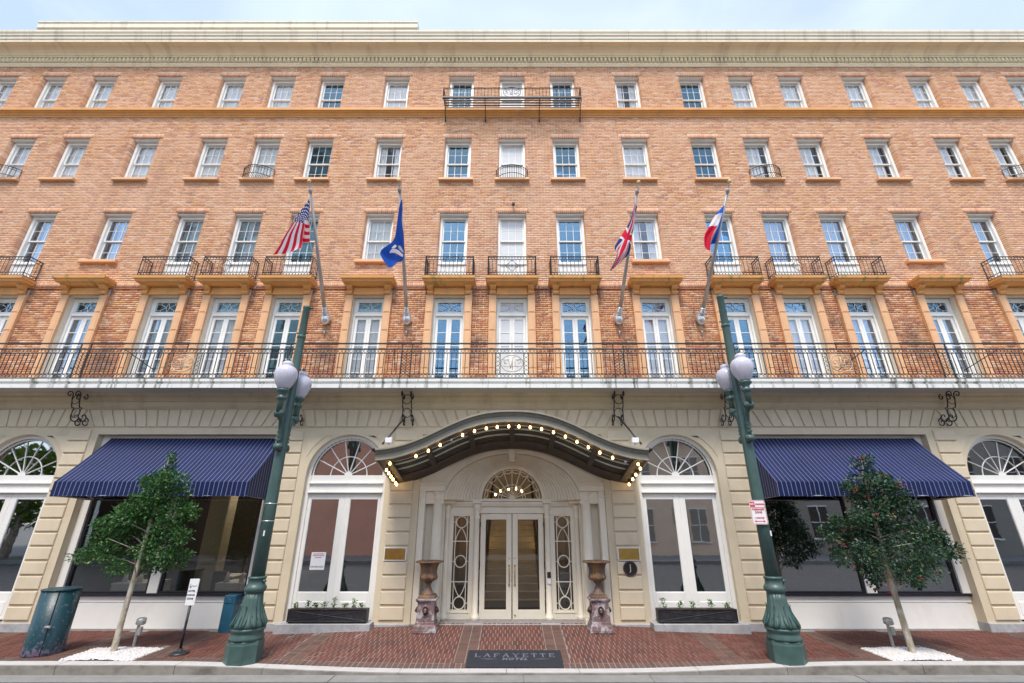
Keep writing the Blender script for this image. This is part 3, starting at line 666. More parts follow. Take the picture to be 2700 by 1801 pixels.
for i in range(1, nb): p = bow(i / nb, 0); rail(B4, (p[0], p[1], 12.735), (p[0], 12.05, 12.735), .008)
B4 = B4.mesh('railing'); B4.materials.append(MATS['iron'])
for c in CX:
    if ci(c) in BALC4: bb = ob('bowed_balconette', None, None, H, (c, 12.05, 12.7)); ob('railing', B4, None, bb, (c, 0, 0))
# long top-floor balcony
LB = ob('top_balcony', None, None, H, (0, 12.0, 15.7))
b = MB(); yf = 11.45; zf = 15.72; zt_ = 16.14; hw = 2.36
rail(b, (-hw, yf, zt_), (hw, yf, zt_), .018); rail(b, (-hw, yf, zt_ - .07), (hw, yf, zt_ - .07), .007)
for sx_ in (-hw, hw):
    rail(b, (sx_, yf, zt_), (sx_, 12.05, zt_), .016); rail(b, (sx_, yf, zf), (sx_, yf, zt_ + .02), .018)
    for i in range(1, 5): rail(b, (sx_, yf + .12 * i, zf), (sx_, yf + .12 * i, zt_), .007)
ob('railing', b, 'iron', LB)
b = MB(); b.box(-hw - .02, hw + .02, yf - .03, yf + .03, zf - .05, zf + .01)
for i in range(4): b.box(-hw, hw, yf + .1 + .1 * i, yf + .135 + .1 * i, zf - .03, zf)
ob('floor_bars', b, 'iron', LB)
bal = MB(); rail(bal, (0, 0, 0), (0, 0, zt_ - zf), .0075); bal = bal.mesh('baluster'); bal.materials.append(MATS['iron'])
for i in range(1, 40):
    x = -hw + 2 * hw * i / 40
    if abs(x) > .32: ob('baluster', bal, None, LB, (x, yf, zf))
def monogram(s_, y, z_, sc, r):
    b = MB(); b.tube([(s_ * .0 + sc * 1.0 * math.cos(q), y, z_ + sc * .78 * math.sin(q)) for q in [2 * PI * t / 28 for t in range(28)]], r, 5, True)
    T = lambda pts: b.tube([(sc * a, y - .006, z_ + sc * c) for a, c in pts], r * .8, 5)
    T([(-.85, -.25), (-.4, -.32), (.1, -.3), (.55, -.25), (.88, -.3)])
    T([(-.75, .1), (-.55, .35), (-.28, .25), (-.2, -.1), (-.12, -.5)]); T([(-.12, -.5), (-.02, .1), (.1, .55), (.25, .62)])
    T([(.02, -.62), (.08, .1), (.0, .6)]); T([(.6, .2), (.4, .35), (.27, .05), (.32, -.3), (.55, -.35)]); T([(.5, .3), (.75, .45), (.8, .1), (.55, -.05)])
    T([(-.7, -.05), (-.55, .12)]); T([(-.7, .12), (-.5, -.08)])
    return b
m_ = monogram(0, yf - .015, (zf + zt_) / 2, .30, .009); ob('monogram_panel', m_, 'iron', LB)
for x in (-2.33, -.93, .95, 2.38):
    b = MB(); b.tube([(x, yf + .03, zf - .05), (x, 11.82, zf - .12), (x, 11.83, 15.5), (x, 11.9, 15.36), (x, 12.03, 15.26)], .016, 5).tube([(x, 11.99, 15.36), (x, 12.0, 15.2)], [.016, .03], 5); ob('bracket', b, 'iron', LB)
# ------------------------------------------------------------------ the long first-floor balcony
MBc = ob('main_balcony', None, None, H, (0, 12.0, 5.36))
prof = [(12.06, 5.36), (11.22, 5.36), (11.2, 5.345), (11.185, 5.345), (11.18, 5.44), (11.22, 5.452), (11.225, 5.495), (11.17, 5.51), (11.165, 5.575), (11.18, 5.582), (12.06, 5.585)]
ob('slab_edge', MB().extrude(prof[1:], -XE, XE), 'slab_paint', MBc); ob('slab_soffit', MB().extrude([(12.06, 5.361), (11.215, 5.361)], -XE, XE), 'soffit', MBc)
yr = 11.22; XR = 15.5
b = MB()
for z_, t_ in ((6.56, .017), (6.405, .015), (6.29, .01), (5.72, .01), (5.605, .014)): b.box(-XR, XR, yr - t_, yr + t_, z_ - t_, z_ + t_)
ob('rails', b, 'iron', MBc)
b = MB(); ringband(b, -XR, XR, yr, 6.30, 6.395); ringband(b, -XR, XR, yr, 5.615, 5.71)
pt = .118; n_ = int(2 * XR / .095)
for i in range(int(2 * XR / pt)):
    x = -XR + pt * (i + 1)
ob('ring_bands', b, 'iron', MBc, kind='stuff')
bl = MB().box(-.0075, .0075, -.0075, .0075, 5.73, 6.28).mesh('baluster'); bl.materials.append(MATS['iron'])
PAN = (0, -8.55, 8.55)
for i in range(int(2 * XR / pt)):
    x = -XR + pt * (i + 1)
    if not any(abs(x - c) < .46 for c in PAN): ob('baluster', bl, None, MBc, (x, yr, 0))
po = MB().box(-.011, .011, -.011, .011, 5.585, 6.56).mesh('post'); po.materials.append(MATS['iron'])
for x in (-2.89, -2.63, 2.66, 2.93, -11.36, -11.1, 11.15, 11.42, -5.83, 5.85, -14.3, 14.3, 0.0, 8.55, -8.55):
    if x in PAN:
        b = MB().box(x - .008, x + .008, yr - .008, yr + .008, 6.40, 6.56)
        for sg in (-1, 1):
            for xx in (.31, .43): rail(b, (x + sg * xx, yr, 5.72), (x + sg * xx, yr, 6.29), .01)
            for j in range(5): zc = 5.777 + .114 * j; b.tube([(x + sg * .37 + .052 * math.cos(q), yr, zc + .052 * math.sin(q)) for q in [2 * PI * t / 10 for t in range(10)]], .006, 3, True)
        pn = ob('ornament_panel', b, 'iron', MBc, kind='stuff'); ob('monogram', monogram(x, yr - .01, 6.005, .29, .014), 'gilt_iron', pn, (x, 0, 0))
    else: ob('post', po, None, MBc, (x, yr, 0))
for x in (-2.76, 2.795, -11.23, 11.285):
    b = MB()
    for i in range(-3, 4):
        for sg in (-1, 1): rail(b, (x - .12, yr, 6.0 + i * .085 - sg * .1), (x + .12, yr, 6.0 + i * .085 + sg * .1), .006)
    ob('lattice_panel', b, 'iron', MBc)
for x, dx in ((-10.2, -.9), (-5.9, .75), (-3.1, .3), (1.0, .0), (6.0, -.6), (9.3, .8), (12.8, .9)):
    ob('stay_rod', MB().tube([(x, yr + .02, 6.40), (x - dx * .4, 11.95, 6.05)], .012, 5), 'iron', MBc)

# ------------------------------------------------------------------ ground floor stonework
YS = 12.0; ARC = (-12.65, -4.22, 4.22, 12.65); AR = 1.02; SPR = 3.29
b = MB()
for x0, x1 in ((2.33, 3.2), (5.24, 6.17), (10.85, 11.63), (13.67, XE)):
    for sg in (-1, 1): xa, xb = sorted((sg * x0, sg * x1)); b.box(xa, xb, YS, YS + .33, -.12, 4.31)
for x0, x1 in ((-XE, XE),): b.box(x0, x1, YS, YS + .33, 4.48, 5.2)
for x0, x1 in ((-2.33, 2.33), (6.17, 10.85), (-10.85, -6.17)): b.box(x0, x1, YS, YS + .33, 4.31, 4.48)
for x0, x1 in ((2.33, 3.2), (5.24, 6.17), (10.85, 11.63), (13.67, XE)):
    for sg in (-1, 1): xa, xb = sorted((sg * x0, sg * x1)); b.box(xa, xb, YS, YS + .33, 4.31, 4.48)
for cx in ARC:
    n = 28
    for i in range(n):
        a0, a1 = PI - PI * i / n, PI - PI * (i + 1) / n
        p0, p1 = (cx + AR * math.cos(a0), SPR + AR * math.sin(a0)), (cx + AR * math.cos(a1), SPR + AR * math.sin(a1))
        b.add([(p0[0], YS, p0[1]), (p1[0], YS, p1[1]), (p1[0], YS, 4.48), (p0[0], YS, 4.48)], [(0, 1, 2, 3)])
        b.add([(p0[0], YS, p0[1]), (p1[0], YS, p1[1]), (p1[0], YS + .33, p1[1]), (p0[0], YS + .33, p0[1])], [(3, 2, 1, 0)], True)
ob('stone_wall', b, 'stone', H)
BK = MB().cbox(-.28, .28, -.034, .01, 0, .268, .014).mesh('stone_block'); BK.materials.append(MATS['stone_block'])
for xc in (2.77, 5.73, 11.32, 14.15):
    for sg in (-1, 1):
        for k in range(14): ob('stone_block', BK, None, H, (sg * xc, YS, 4.152 - .3125 * k))
# fan-jointed frieze
def fgroup(cx, hw, n):
    k = .115; g = .02
    for i in range(n):
        a, c = -hw + 2 * hw * i / n + g, -hw + 2 * hw * (i + 1) / n - g
        a2, c2 = a * (1 + k), c * (1 + k)
        ob('frieze_stone', MB().poly([(cx + a, 4.50), (cx + c, 4.50), (cx + c2, 4.965), (cx + a2, 4.965)], YS - .034, YS + .01, .012), 'stone_block', H)
fgroup(0, 2.47, 18)
for sg in (-1, 1):
    fgroup(sg * 4.22, 1.22, 9); fgroup(sg * 8.525, 2.47, 18); fgroup(sg * 12.65, 1.02 + .17, 9)
    for xa, xb, ta, tb in ((2.50, 3.0, 2.78, 2.84), (5.45, 6.04, 5.60, 5.755), (11.01, 11.45, 11.295, 11.31), (13.86, 14.5, 14.0, 14.3)):
        pts = [(sg * xa, 4.50), (sg * xb, 4.50), (sg * tb, 4.965), (sg * ta, 4.965)]
        if sg < 0: pts = [pts[1], pts[0], pts[3], pts[2]]
        ob('frieze_stone', MB().poly(pts, YS - .034, YS + .01, .01), 'stone_block', H)
ob('frieze_moulding', MB().extrude([(12.0, 4.985), (11.965, 4.985), (11.96, 5.02), (11.92, 5.03), (11.915, 5.065), (11.90, 5.075), (11.90, 5.15), (11.86, 5.165), (11.85, 5.20), (11.80, 5.25), (11.79, 5.30), (11.72, 5.34), (11.70, 5.365)], -XE, XE), 'stone_band', H)
# spandrel panels beside each arch
for cx in ARC:
    for sg in (-1, 1):
        pts = []
        for i in range(9):
            a = math.radians(22 + 36 * i / 8); pts.append((cx + sg * 1.16 * math.cos(a), SPR + 1.16 * math.sin(a)))
        a1 = pts[-1]; p2 = [(cx + sg * 1.13, SPR + 1.16 * math.sin(math.radians(22)))] 
        poly = [(cx + sg * 1.13, 4.27)] + [(a1[0] - sg * .16, 4.27)] + pts[::-1]
        if sg > 0: poly = poly
        else: poly = poly[::-1]
        ar = sum(poly[i][0] * poly[(i + 1) % len(poly)][1] - poly[(i + 1) % len(poly)][0] * poly[i][1] for i in range(len(poly)))
        if ar < 0: poly = poly[::-1]
        ob('spandrel_panel', MB().poly(poly, YS - .012, YS + .01), 'stone_block', H)
# granite base
for x0, x1, y in ((2.33, 3.14, 11.955), (5.3, 6.2, 11.96), (10.83, 11.66, 11.955), (13.64, XE, 11.955), (11.66, 13.64, 11.9)):
    for sg in (-1, 1): xa, xb = sorted((sg * x0, sg * x1)); ob('granite_base', MB().cbox(xa + .003, xb - .003, y, 12.3, -.4, .03 if x0 != 2.33 else .012, .01), 'granite', H)
for sg in (-1, 1): xa, xb = sorted((sg * 3.15, sg * 5.29)); ob('granite_step', MB().cbox(xa, xb, 11.70, 12.35, -.4, .064, .012), 'granite', H)

# ------------------------------------------------------------------ arched windows over double doors
def archring(b, cx, z0, r0, r1, y0, y1, n=28, a0=0., a1=PI):
    for i in range(n):
        q0, q1 = a0 + (a1 - a0) * i / n, a0 + (a1 - a0) * (i + 1) / n
        f = lambda r, q, y: (cx + r * math.cos(q), y, z0 + r * math.sin(q))
        b.add([f(r0, q0, y0), f(r1, q0, y0), f(r1, q1, y0), f(r0, q1, y0), f(r0, q0, y1), f(r1, q0, y1), f(r1, q1, y1), f(r0, q1, y1)], [(0, 1, 2, 3), (3, 2, 6, 7), (1, 0, 4, 5)])
    return b
b = MB()
archring(b, 0, SPR, .93, 1.02, .0, .2); archring(b, 0, SPR, .885, .93, .05, .2)
for sg in (-1, 1):
    xa, xb = sorted((sg * .93, sg * 1.02)); b.box(xa, xb, 0, .2, .066, SPR)
    xa, xb = sorted((sg * .90, sg * .93)); b.box(xa, xb, .04, .2, .066, 2.83)
b.box(-.93, .93, .03, .2, 3.11, 3.29).cbox(-.94, .94, -.03, .2, 3.07, 3.12, .012).box(-.93, .93, .02, .2, 2.90, 3.07).cbox(-.945, .945, -.04, .2, 2.845, 2.90, .015)
AWF = b.mesh('arch_frame'); AWF.materials.append(MATS['white_paint'])
b = MB(); gr = .885; hub = SPR - .0
for i in range(1, 7): a = PI * i / 7; b.tube([(.06 * math.cos(a), .085, hub + .06 * math.sin(a)), (gr * math.cos(a), .085, hub + gr * math.sin(a))], .014, 4)
b.tube([(p[0], .085, p[2]) for p in arc(0, hub, .47, .47, 0, PI, 20)], .013, 4); archring(b, 0, hub, .0, .10, .06, .1, 10)
ASB = b.mesh('sunburst_bars'); ASB.materials.append(MATS['white_paint'])
AGL = MB(); AGL.add([(0, .1, SPR)] + [(gr * math.cos(PI * i / 24), .1, SPR + gr * math.sin(PI * i / 24)) for i in range(25)], [(0, i, i + 1) for i in range(1, 25)])
AGL = AGL.mesh('fan_pane'); AGL.materials.append(MATS['glass_arch'])
b = MB(); b.cbox(0, .15, .03, .09, .07, 2.84, .01).cbox(.835, .90, .03, .09, .07, 2.84, .01).cbox(.15, .835, .031, .09, 2.70, 2.84, .01).cbox(.15, .835, .031, .09, .07, .64, .01).cbox(.19, .795, .018, .03, .16, .44, .01)
ALF = b.mesh('door_leaf'); ALF.materials.append(MATS['white_paint'])
APN = pane_mesh(.69, 2.07); APN.materials.append(MATS['glass_arch'])
for cx in ARC:
    a = ob('arched_window', None, None, H, (cx, 12.12, .07)); L = (cx, 12.12, 0)
    ob('arch_frame', AWF, None, a, L); ob('sunburst_bars', ASB, None, a, L); ob('fan_pane', AGL, None, a, L)
    ob('door_leaf', ALF, None, a, L); ob('door_leaf', ALF, None, a, (cx, 12.12, 0), (0, 0, 0), (-1, 1, 1))
    for sg in (-1, 1): ob('pane', APN, None, a, (cx + sg * .4925, 12.18, 1.67), (0, 0, rp.uniform(-.004, .004)))
# ------------------------------------------------------------------ shop windows
for sg in (-1, 1):
    s_ = ob('shop_window', None, None, H, (sg * 8.51, 12.25, -.16)); f = lambda a, c: sorted((sg * a, sg * c))
    def part(nm, mt, *bx):
        b = MB()
        for (xa, xb), y0, y1, z0, z1 in bx: b.cbox(xa, xb, y0, y1, z0, z1, .006)
        return ob(nm, b, mt, s_)
    part('stall_riser', 'white_paint', (f(6.17, 10.85), 12.25, 12.4, -.3, .55)); part('riser_panel', 'white_paint', (f(6.4, 10.72), 12.232, 12.25, -.13, .40)); part('riser_cap', 'white_paint', (f(6.18, 10.84), 12.225, 12.25, .41, .54))
    part('sill', 'dark_frame', (f(6.17, 10.85), 12.16, 12.4, .552, .60))
    part('mullion', 'white_paint', (f(8.42, 8.66), 12.2, 12.36, .602, 4.31)); part('jamb_post', 'white_paint', (f(10.66, 10.85), 12.18, 12.34, .602, 4.31)); part('jamb_post', 'white_paint', (f(6.17, 6.32), 12.18, 12.34, .602, 4.31))
    part('glazing_frame', 'dark_frame', (f(10.59, 10.66), 12.23, 12.32, .602, 4.2), (f(6.32, 6.38), 12.23, 12.32, .602, 4.2), (f(8.66, 8.72), 12.23, 12.32, .602, 4.2), (f(8.36, 8.42), 12.23, 12.32, .602, 4.2), (f(6.38, 8.36), 12.23, 12.32, .602, .64), (f(8.72, 10.59), 12.23, 12.32, .602, .64))
    part('head_panel', 'white_paint', (f(6.17, 10.85), 12.22, 12.4, 4.2, 4.31))
    for a, c in ((6.38, 8.36), (8.72, 10.59)):
        xa, xb = f(a, c); ob('pane', MB().box(xa, xb, 12.272, 12.278, .63, 4.2), 'glass_shop' if sg < 0 else 'glass_arch', s_)
# ------------------------------------------------------------------ entrance
E_ = ob('entrance', None, None, H, (0, 12.1, 0))
b = MB(); n = 36; ex, ez, zc = 1.72, 1.13, 2.68            # wall above the reeded arch
for i in range(n):
    a0, a1 = PI - PI * i / n, PI - PI * (i + 1) / n
    p0, p1 = (ex * math.cos(a0), zc + ez * math.sin(a0)), (ex * math.cos(a1), zc + ez * math.sin(a1))
    b.add([(p0[0], 12.12, p0[1]), (p1[0], 12.12, p1[1]), (p1[0], 12.12, 4.33), (p0[0], 12.12, 4.33)], [(0, 1, 2, 3)])
b.box(-2.335, -1.72, 12.12, 12.3, 2.6, 4.33).box(1.72, 2.335, 12.12, 12.3, 2.6, 4.33)
ob('arch_wall', b, 'cream_paint', E_)
b = MB()                                                   # reeded splay
m_ = 11; pr = []
for j in range(m_):
    for t in range(5):
        s_ = (j + t / 4 * .999) / m_; d = .08 * math.sin(PI * t / 4) ** .6; pr.append((s_, d))
rows = []
for s_, d in pr:
    rx, rz, y = ex + (.90 - ex) * s_, ez + (.88 - ez) * s_, 12.12 + .36 * s_ - d * .9
    rows.append([((rx - d * .5) * math.cos(PI * i / 40), y, zc + .02 + (rz - d * .5) * math.sin(PI * i / 40)) for i in range(41)])
vs = [p for r_ in rows for p in r_]
b.add(vs, [(j * 41 + i, j * 41 + i + 1, (j + 1) * 41 + i + 1, (j + 1) * 41 + i) for j in range(len(rows) - 1) for i in range(40)], True)
ob('reeded_arch', b, 'cream_paint', E_)
b = MB()
for r0, r1, y in ((ex + .0, ex + .08, 12.10), (ex + .08, ex + .12, 12.085)):
    for i in range(40):
        q0, q1 = PI * i / 40, PI * (i + 1) / 40; f = lambda k, q, yy: ((ex + (k - ex)) * math.cos(q), yy, zc + .02 + (ez + (k - ex)) * math.sin(q))
        b.add([f(r0, q0, y), f(r1, q0, y), f(r1, q1, y), f(r0, q1, y), f(r0, q0, 12.14), f(r1, q0, 12.13), f(r1, q1, 12.13), f(r0, q1, 12.14)], [(0, 1, 2, 3), (3, 2, 6, 7), (1, 0, 4, 5)])
ob('arch_moulding', b, 'cream_paint', E_)
ob('keystone', MB().poly([(-.07, 3.66), (.07, 3.66), (.10, 3.98), (-.10, 3.98)], 12.03, 12.2, .01).cbox(-.085, .085, 12.02, 12.2, 3.63, 3.68, .01), 'cream_paint', E_)
b = MB(); archring(b, 0, 2.70, .78, .87, 12.46, 12.62); archring(b, 0, 2.70, .87, .91, 12.44, 12.6); b.box(-.9, .9, 12.48, 12.62, 2.665, 2.735)
ob('fanlight_frame', b, 'cream_paint', E_)
b = MB(); zc2 = 2.735; gr = .755
for i in range(1, 10): a = PI * i / 10; b.tube([(.05 * math.cos(a), 12.55, zc2 + .05 * math.sin(a)), (gr * math.cos(a), 12.55, zc2 + gr * math.sin(a))], .011, 4)
for rr in (.28, .35): b.tube(arc(0, zc2, rr, rr, 0, PI, 20, 12.55), .011, 4)
for i in range(10):
    a, a2 = PI * i / 10, PI * (i + 1) / 10; am = (a + a2) / 2
    p0, p1 = (.70 * math.cos(a), .70 * math.sin(a)), (.70 * math.cos(a2), .70 * math.sin(a2)); pm = (.58 * math.cos(am), .58 * math.sin(am))
    b.tube([((1 - t) ** 2 * p0[0] + 2 * t * (1 - t) * pm[0] + t * t * p1[0], 12.545, zc2 + (1 - t) ** 2 * p0[1] + 2 * t * (1 - t) * pm[1] + t * t * p1[1]) for t in [k / 6 for k in range(7)]], .010, 4)
    b.tube([(.72 * math.cos(a + (a2 - a) * k / 4), 12.545, zc2 + .72 * math.sin(a + (a2 - a) * k / 4)) for k in range(5)], .009, 4)
archring(b, 0, zc2, 0, .085, 12.53, 12.56, 10); ob('fanlight_bars', b, 'cream_paint', E_)
b = MB(); b.add([(0, 12.57, zc2)] + [(.79 * math.cos(PI * i / 24), 12.57, zc2 + .79 * math.sin(PI * i / 24)) for i in range(25)], [(0, i, i + 1) for i in range(1, 25)]); ob('fanlight_pane', b, 'glass_door', E_)
ob('entablature', MB().cbox(-1.72, 1.72, 12.40, 12.65, 2.60, 2.665, .012).box(-1.74, 1.74, 12.43, 12.65, 2.555, 2.60).box(-.83, .83, 12.5, 12.65, 2.38, 2.555).box(-1.62, -.95, 12.5, 12.65, 2.36, 2.555).box(.95, 1.62, 12.5, 12.65, 2.36, 2.555), 'cream_paint', E_)
ob('spring_ledge', MB().box(-1.75, 1.75, 12.36, 12.64, 2.667, 2.705), 'cream_paint', E_)
ob('cornice_ledge', MB().cbox(-1.73, -1.45, 12.30, 12.6, 2.61, 2.68, .01).cbox(1.45, 1.73, 12.30, 12.6, 2.61, 2.68, .01).cbox(-1.0, -.78, 12.33, 12.6, 2.61, 2.675, .01).cbox(.78, 1.0, 12.33, 12.6, 2.61, 2.675, .01), 'cream_paint', E_)
for sg in (-1, 1):
    cp = [(.105, 0), (.105, .10), (.085, .11), (.09, .14), (.07, .16), (.068, .8), (.066, 1.6), (.06, 2.24), (.075, 2.26), (.075, 2.30), (.062, 2.32), (.064, 2.46), (.09, 2.50), (.09, 2.60)]
    ob('colonette', MB().lathe(cp, (sg * .89, 12.44), 16), 'cream_paint', E_)
    ob('colonette', MB().lathe([(r_ * .9, z_) for r_, z_ in cp], (sg * 1.64, 12.46), 16), 'cream_paint', E_)
    ob('column', MB().box(sg * 1.86 - .17, sg * 1.86 + .17, 12.02, 12.36, 0, .10).lathe([(.165, .10), (.165, .15), (.14, .17), (.15, .20), (.132, .23), (.13, 1.0), (.125, 1.9), (.113, 2.68), (.125, 2.70), (.125, 2.725), (.113, 2.74), (.115, 2.79), (.15, 2.84), (.165, 2.86), (.165, 2.89)], (sg * 1.86, 12.19), 28), 'cream_paint', E_)
    xa, xb = sorted((sg * 1.69, sg * 2.33)); ob('entablature_block', MB().cbox(xa, xb, 12.03, 12.34, 2.895, 3.02, .01).cbox(xa + .0, xb, 12.015, 12.34, 3.02, 3.06, .01).cbox(xa, xb, 12.0, 12.34, 3.06, 3.10, .008), 'cream_paint', E_)
    xa, xb = sorted((sg * 2.17, sg * 2.327)); ob('corner_pilaster', MB().cbox(xa, xb, 12.04, 12.34, 0, 2.895, .01).cbox(xa - .015, xb + .003, 12.025, 12.3, 2.74, 2.78, .01), 'cream_paint', E_)
    xa, xb = sorted((sg * 1.70, sg * 2.33)); ob('niche_wall', MB().box(xa, xb, 12.341, 12.65, 0, 2.895), 'cream_paint', E_)
    # sidelight
    sl = ob('sidelight', None, None, E_, (sg * 1.285, 12.55, 0)); cx = sg * 1.285
    b = MB(); b.cbox(cx - .33, cx - .205, 12.5, 12.62, 0, 2.36, .01).cbox(cx + .205, cx + .33, 12.5, 12.62, 0, 2.36, .01).cbox(cx - .205, cx + .205, 12.501, 12.62, 2.31, 2.36, .008).box(cx - .205, cx + .205, 12.501, 12.62, 0, .21).cbox(cx - .27, cx + .27, 12.485, 12.5, .15, .17, .004); ob('frame', b, 'cream_paint', sl)
    b = MB(); y = 12.54
    for xx in (-.15, .15): b.box(cx + xx - .009, cx + xx + .009, y - .01, y + .01, .21, 2.31)
    for zz in (.35, 1.26, 2.17):
        b.tube([(cx + .135 * math.cos(q), y, zz + .135 * math.sin(q)) for q in [2 * PI * t / 24 for t in range(24)]], .015, 5, True)
        for s2 in (-1, 1): b.box(min(cx + s2 * .135, cx + s2 * .205), max(cx + s2 * .135, cx + s2 * .205), y - .008, y + .008, zz - .008, zz + .008)
    for zz in (.81, 1.72): b.box(cx - .205, cx + .205, y - .009, y + .009, zz - .011, zz + .011)
    for s2 in (-1, 1):
        for z0, d in ((2.03, -1), (.49, 1)):
            b.tube([(cx + s2 * .15 * math.sin(t * PI / 2), y, z0 + d * .42 * t ** 1.25) for t in [k / 10 for k in range(11)]], .012, 4)
    ob('tracery', b, 'cream_paint', sl); ob('pane', MB().box(cx - .205, cx + .205, 12.575, 12.58, .21, 2.31), 'glass_door', sl)
    # door leaf
    dl = ob('entrance_door', None, None, E_, (sg * .4, 12.55, 0)); f = lambda a, c: sorted((sg * a, sg * c))
    b = MB()
    for (xa, xb), z0, z1 in ((f(.012, .145), .01, 2.37), (f(.67, .80), .01, 2.37), (f(.145, .67), 2.23, 2.369), (f(.145, .67), .011, .21)): b.cbox(xa, xb, 12.53, 12.58, z0, z1, .008)
    ob('stile_frame', b, 'cream_paint', dl); xa, xb = f(.145, .67); ob('pane', MB().box(xa, xb, 12.553, 12.559, .21, 2.23), 'glass_door', dl)
    x = sg * .07; b = MB().tube([(x, 12.53, 1.16), (x, 12.48, 1.155), (x, 12.465, 1.10), (x, 12.46, .95), (x, 12.465, .80), (x, 12.48, .745), (x, 12.53, .74)], [.016, .012, .011, .013, .011, .012, .016], 8).ico((x, 12.525, 1.165), .026).ico((x, 12.525, .74), .026).ico((x, 12.53, 1.33), .018)
    ob('handle', b, 'brass', dl)
    for zz in (.3, 1.15, 2.05): xa, xb = f(.795, .818); ob('hinge', MB().box(xa, xb, 12.52, 12.54, zz, zz + .12), 'bronze', dl)
ob('kick_lock', MB().ico((.07, 12.528, .10), .026), 'brass', E_)
ob('intercom', MB().cbox(.855, .945, 12.355, 12.40, .91, 1.04, .006), 'black_paint', H); ob('card_reader', MB().cbox(.855, .945, 12.355, 12.40, .78, .89, .006), 'sign_white', H)
ob('camera_bracket', MB().tube([(.03, 12.05, 11.66), (.05, 11.95, 11.64)], .02, 6).box(.0, .09, 11.88, 11.96, 11.60, 11.66), 'iron', H)
# ------------------------------------------------------------------ scroll brackets under the balcony
def spiral(cx, cz, r, turns, a0, d, n=26): return [(cx + r * (1 - .82 * i / n) * math.cos(a0 + d * turns * 2 * PI * i / n), cz + r * (1 - .82 * i / n) * math.sin(a0 + d * turns * 2 * PI * i / n)) for i in range(n + 1)]
def scroll(x, ang, out, w_=.115):
    # plane of the scroll is Y/Z; two parallel scrolls joined by rings
    br = ob('scroll_bracket', None, None, H, (x, 11.9, 5.3)); 
    for s2 in (-1, 1):
        b = MB(); T = lambda pts: b.tube([(x + s2 * w_, y, z_) for y, z_ in pts], .014, 5)
        T(spiral(11.42, 5.24, .09, 1.15, PI * .0, 1)[::-1] + [(11.52, 5.15), (11.56, 5.0), (11.60, 4.92)])
        T([(11.60, 4.92), (11.66, 4.94), (11.64, 4.86)] + spiral(11.78, 4.72, .15, 1.1, PI * .85, 1))
        T(spiral(11.88, 4.60, .115, 1.2, PI * .5, -1)); T(spiral(11.66, 5.22, .08, 1.0, PI * .5, -1))
        ob('scroll', b, 'iron', br)
    b = MB()
    for yy, zz in ((11.53, 5.13), (11.64, 4.80)):
        b.tube([(x + w_ * .95 * math.cos(q), yy + .0 * math.sin(q), zz + .125 * math.sin(q)) for q in [2 * PI * t / 20 for t in range(20)]], .010, 5, True)
    ob('ring', b, 'iron', br)
for x in (-2.72, 2.76): scroll(x, 0, 0)
for x in (-11.3, 11.38, -5.62, 5.62): scroll(x, 0, 0, .10)
# ------------------------------------------------------------------ penthouse on the roof
pt_ = ob('penthouse', None, None, H, (-13, 14, 18.6))
ob('wall', MB().box(-20.5, -4.6, 14.5, 20, 18.6, 23.0), 'cornice_top', pt_); ob('roof', MB().extrude([(14.5, 22.95), (14.05, 23.0), (14.0, 23.05), (14.0, 23.3), (13.96, 23.35), (13.96, 23.42), (20, 23.45)], -21.6, -4.3, True), 'cornice_top', pt_)
# ------------------------------------------------------------------ interiors seen through the glass
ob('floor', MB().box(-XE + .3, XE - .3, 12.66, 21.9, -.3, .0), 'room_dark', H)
b = MB(); b.box(-2.1, -2.0, 12.66, 19, 0, 4.9).box(2.0, 2.1, 12.66, 19, 0, 4.9); ob('lobby_wall', b, 'plaster_beige', H)
b = MB(); b.box(-XE + .3, -2.1, 18.5, 18.6, 0, 5).box(2.1, XE - .3, 18.5, 18.6, 0, 5); ob('dining_wall', b, 'room_dark', H)
st_ = ob('staircase', None, None, H, (0, 15, 0))
for i in range(17): ob('step', MB().box(-.75 - (.25 if i < 2 else 0), .75 + (.25 if i < 2 else 0), 14.2 + .27 * i, 14.55 + .27 * (i + 1), .17 * i + .002, .17 * (i + 1)), 'plaster_beige', st_)
ob('stair_wall', MB().box(-2.0, 2.0, 18.99, 19.1, 0, 4.99), 'plaster_beige', H)
for sg in (-1, 1):
    b = MB().tube([(sg * 1.0, 14.1, 0), (sg * .98, 14.1, .9), (sg * .8, 14.5, 1.1), (sg * .72, 18.7, 3.75)], .03, 6)
    for i in range(12): rail(b, (sg * (.9 - .012 * i), 14.2 + .33 * i, .25 + .2 * i), (sg * (.9 - .012 * i), 14.2 + .33 * i, 1.05 + .207 * i), .012)
    ob('banister', b, 'iron', st_)
    for zz in (1.35, 2.0): ob('wall_sconce', MB().ico((sg * .9, 16.2, zz + .3), .035, sz=2), 'sconce_lit', H)
for i, (x, y) in enumerate(((-7.0, 13.3), (-9.6, 13.3), (-8.3, 14.8), (-6.5, 15.6))):
    t = thing('dining_table', ('square table with white linen inside the left shop window, nearest the entrance', 'white table behind the leftmost pane of the left shop window', 'white table deeper inside the left dining room, middle', 'white table furthest back in the left dining room')[i], 'table', (x, y, 0), 'dining tables')
    ob('table_top', MB().box(x - .45, x + .45, y - .45, y + .45, .70, .74), 'linen', t); ob('cloth_skirt', MB().box(x - .44, x + .44, y - .44, y + .44, .48, .699), 'linen', t); ob('leg', MB().lathe([(.25, .0), (.04, .04), (.04, .48)], (x, y), 12), 'iron', t)
    if i < 2:
        for k, dx in enumerate((-.28, .1)): ob('napkin', MB().lathe([(.075, .742), (.05, .86), (.02, .97)], (x + dx, y - .25), 7), 'linen', label='folded white napkin standing on a dining table, %s' % (('left of the entrance-side table', 'right of the entrance-side table', 'left of the far-left table', 'right of the far-left table')[2 * i + k]), cat='napkin', group='napkins')
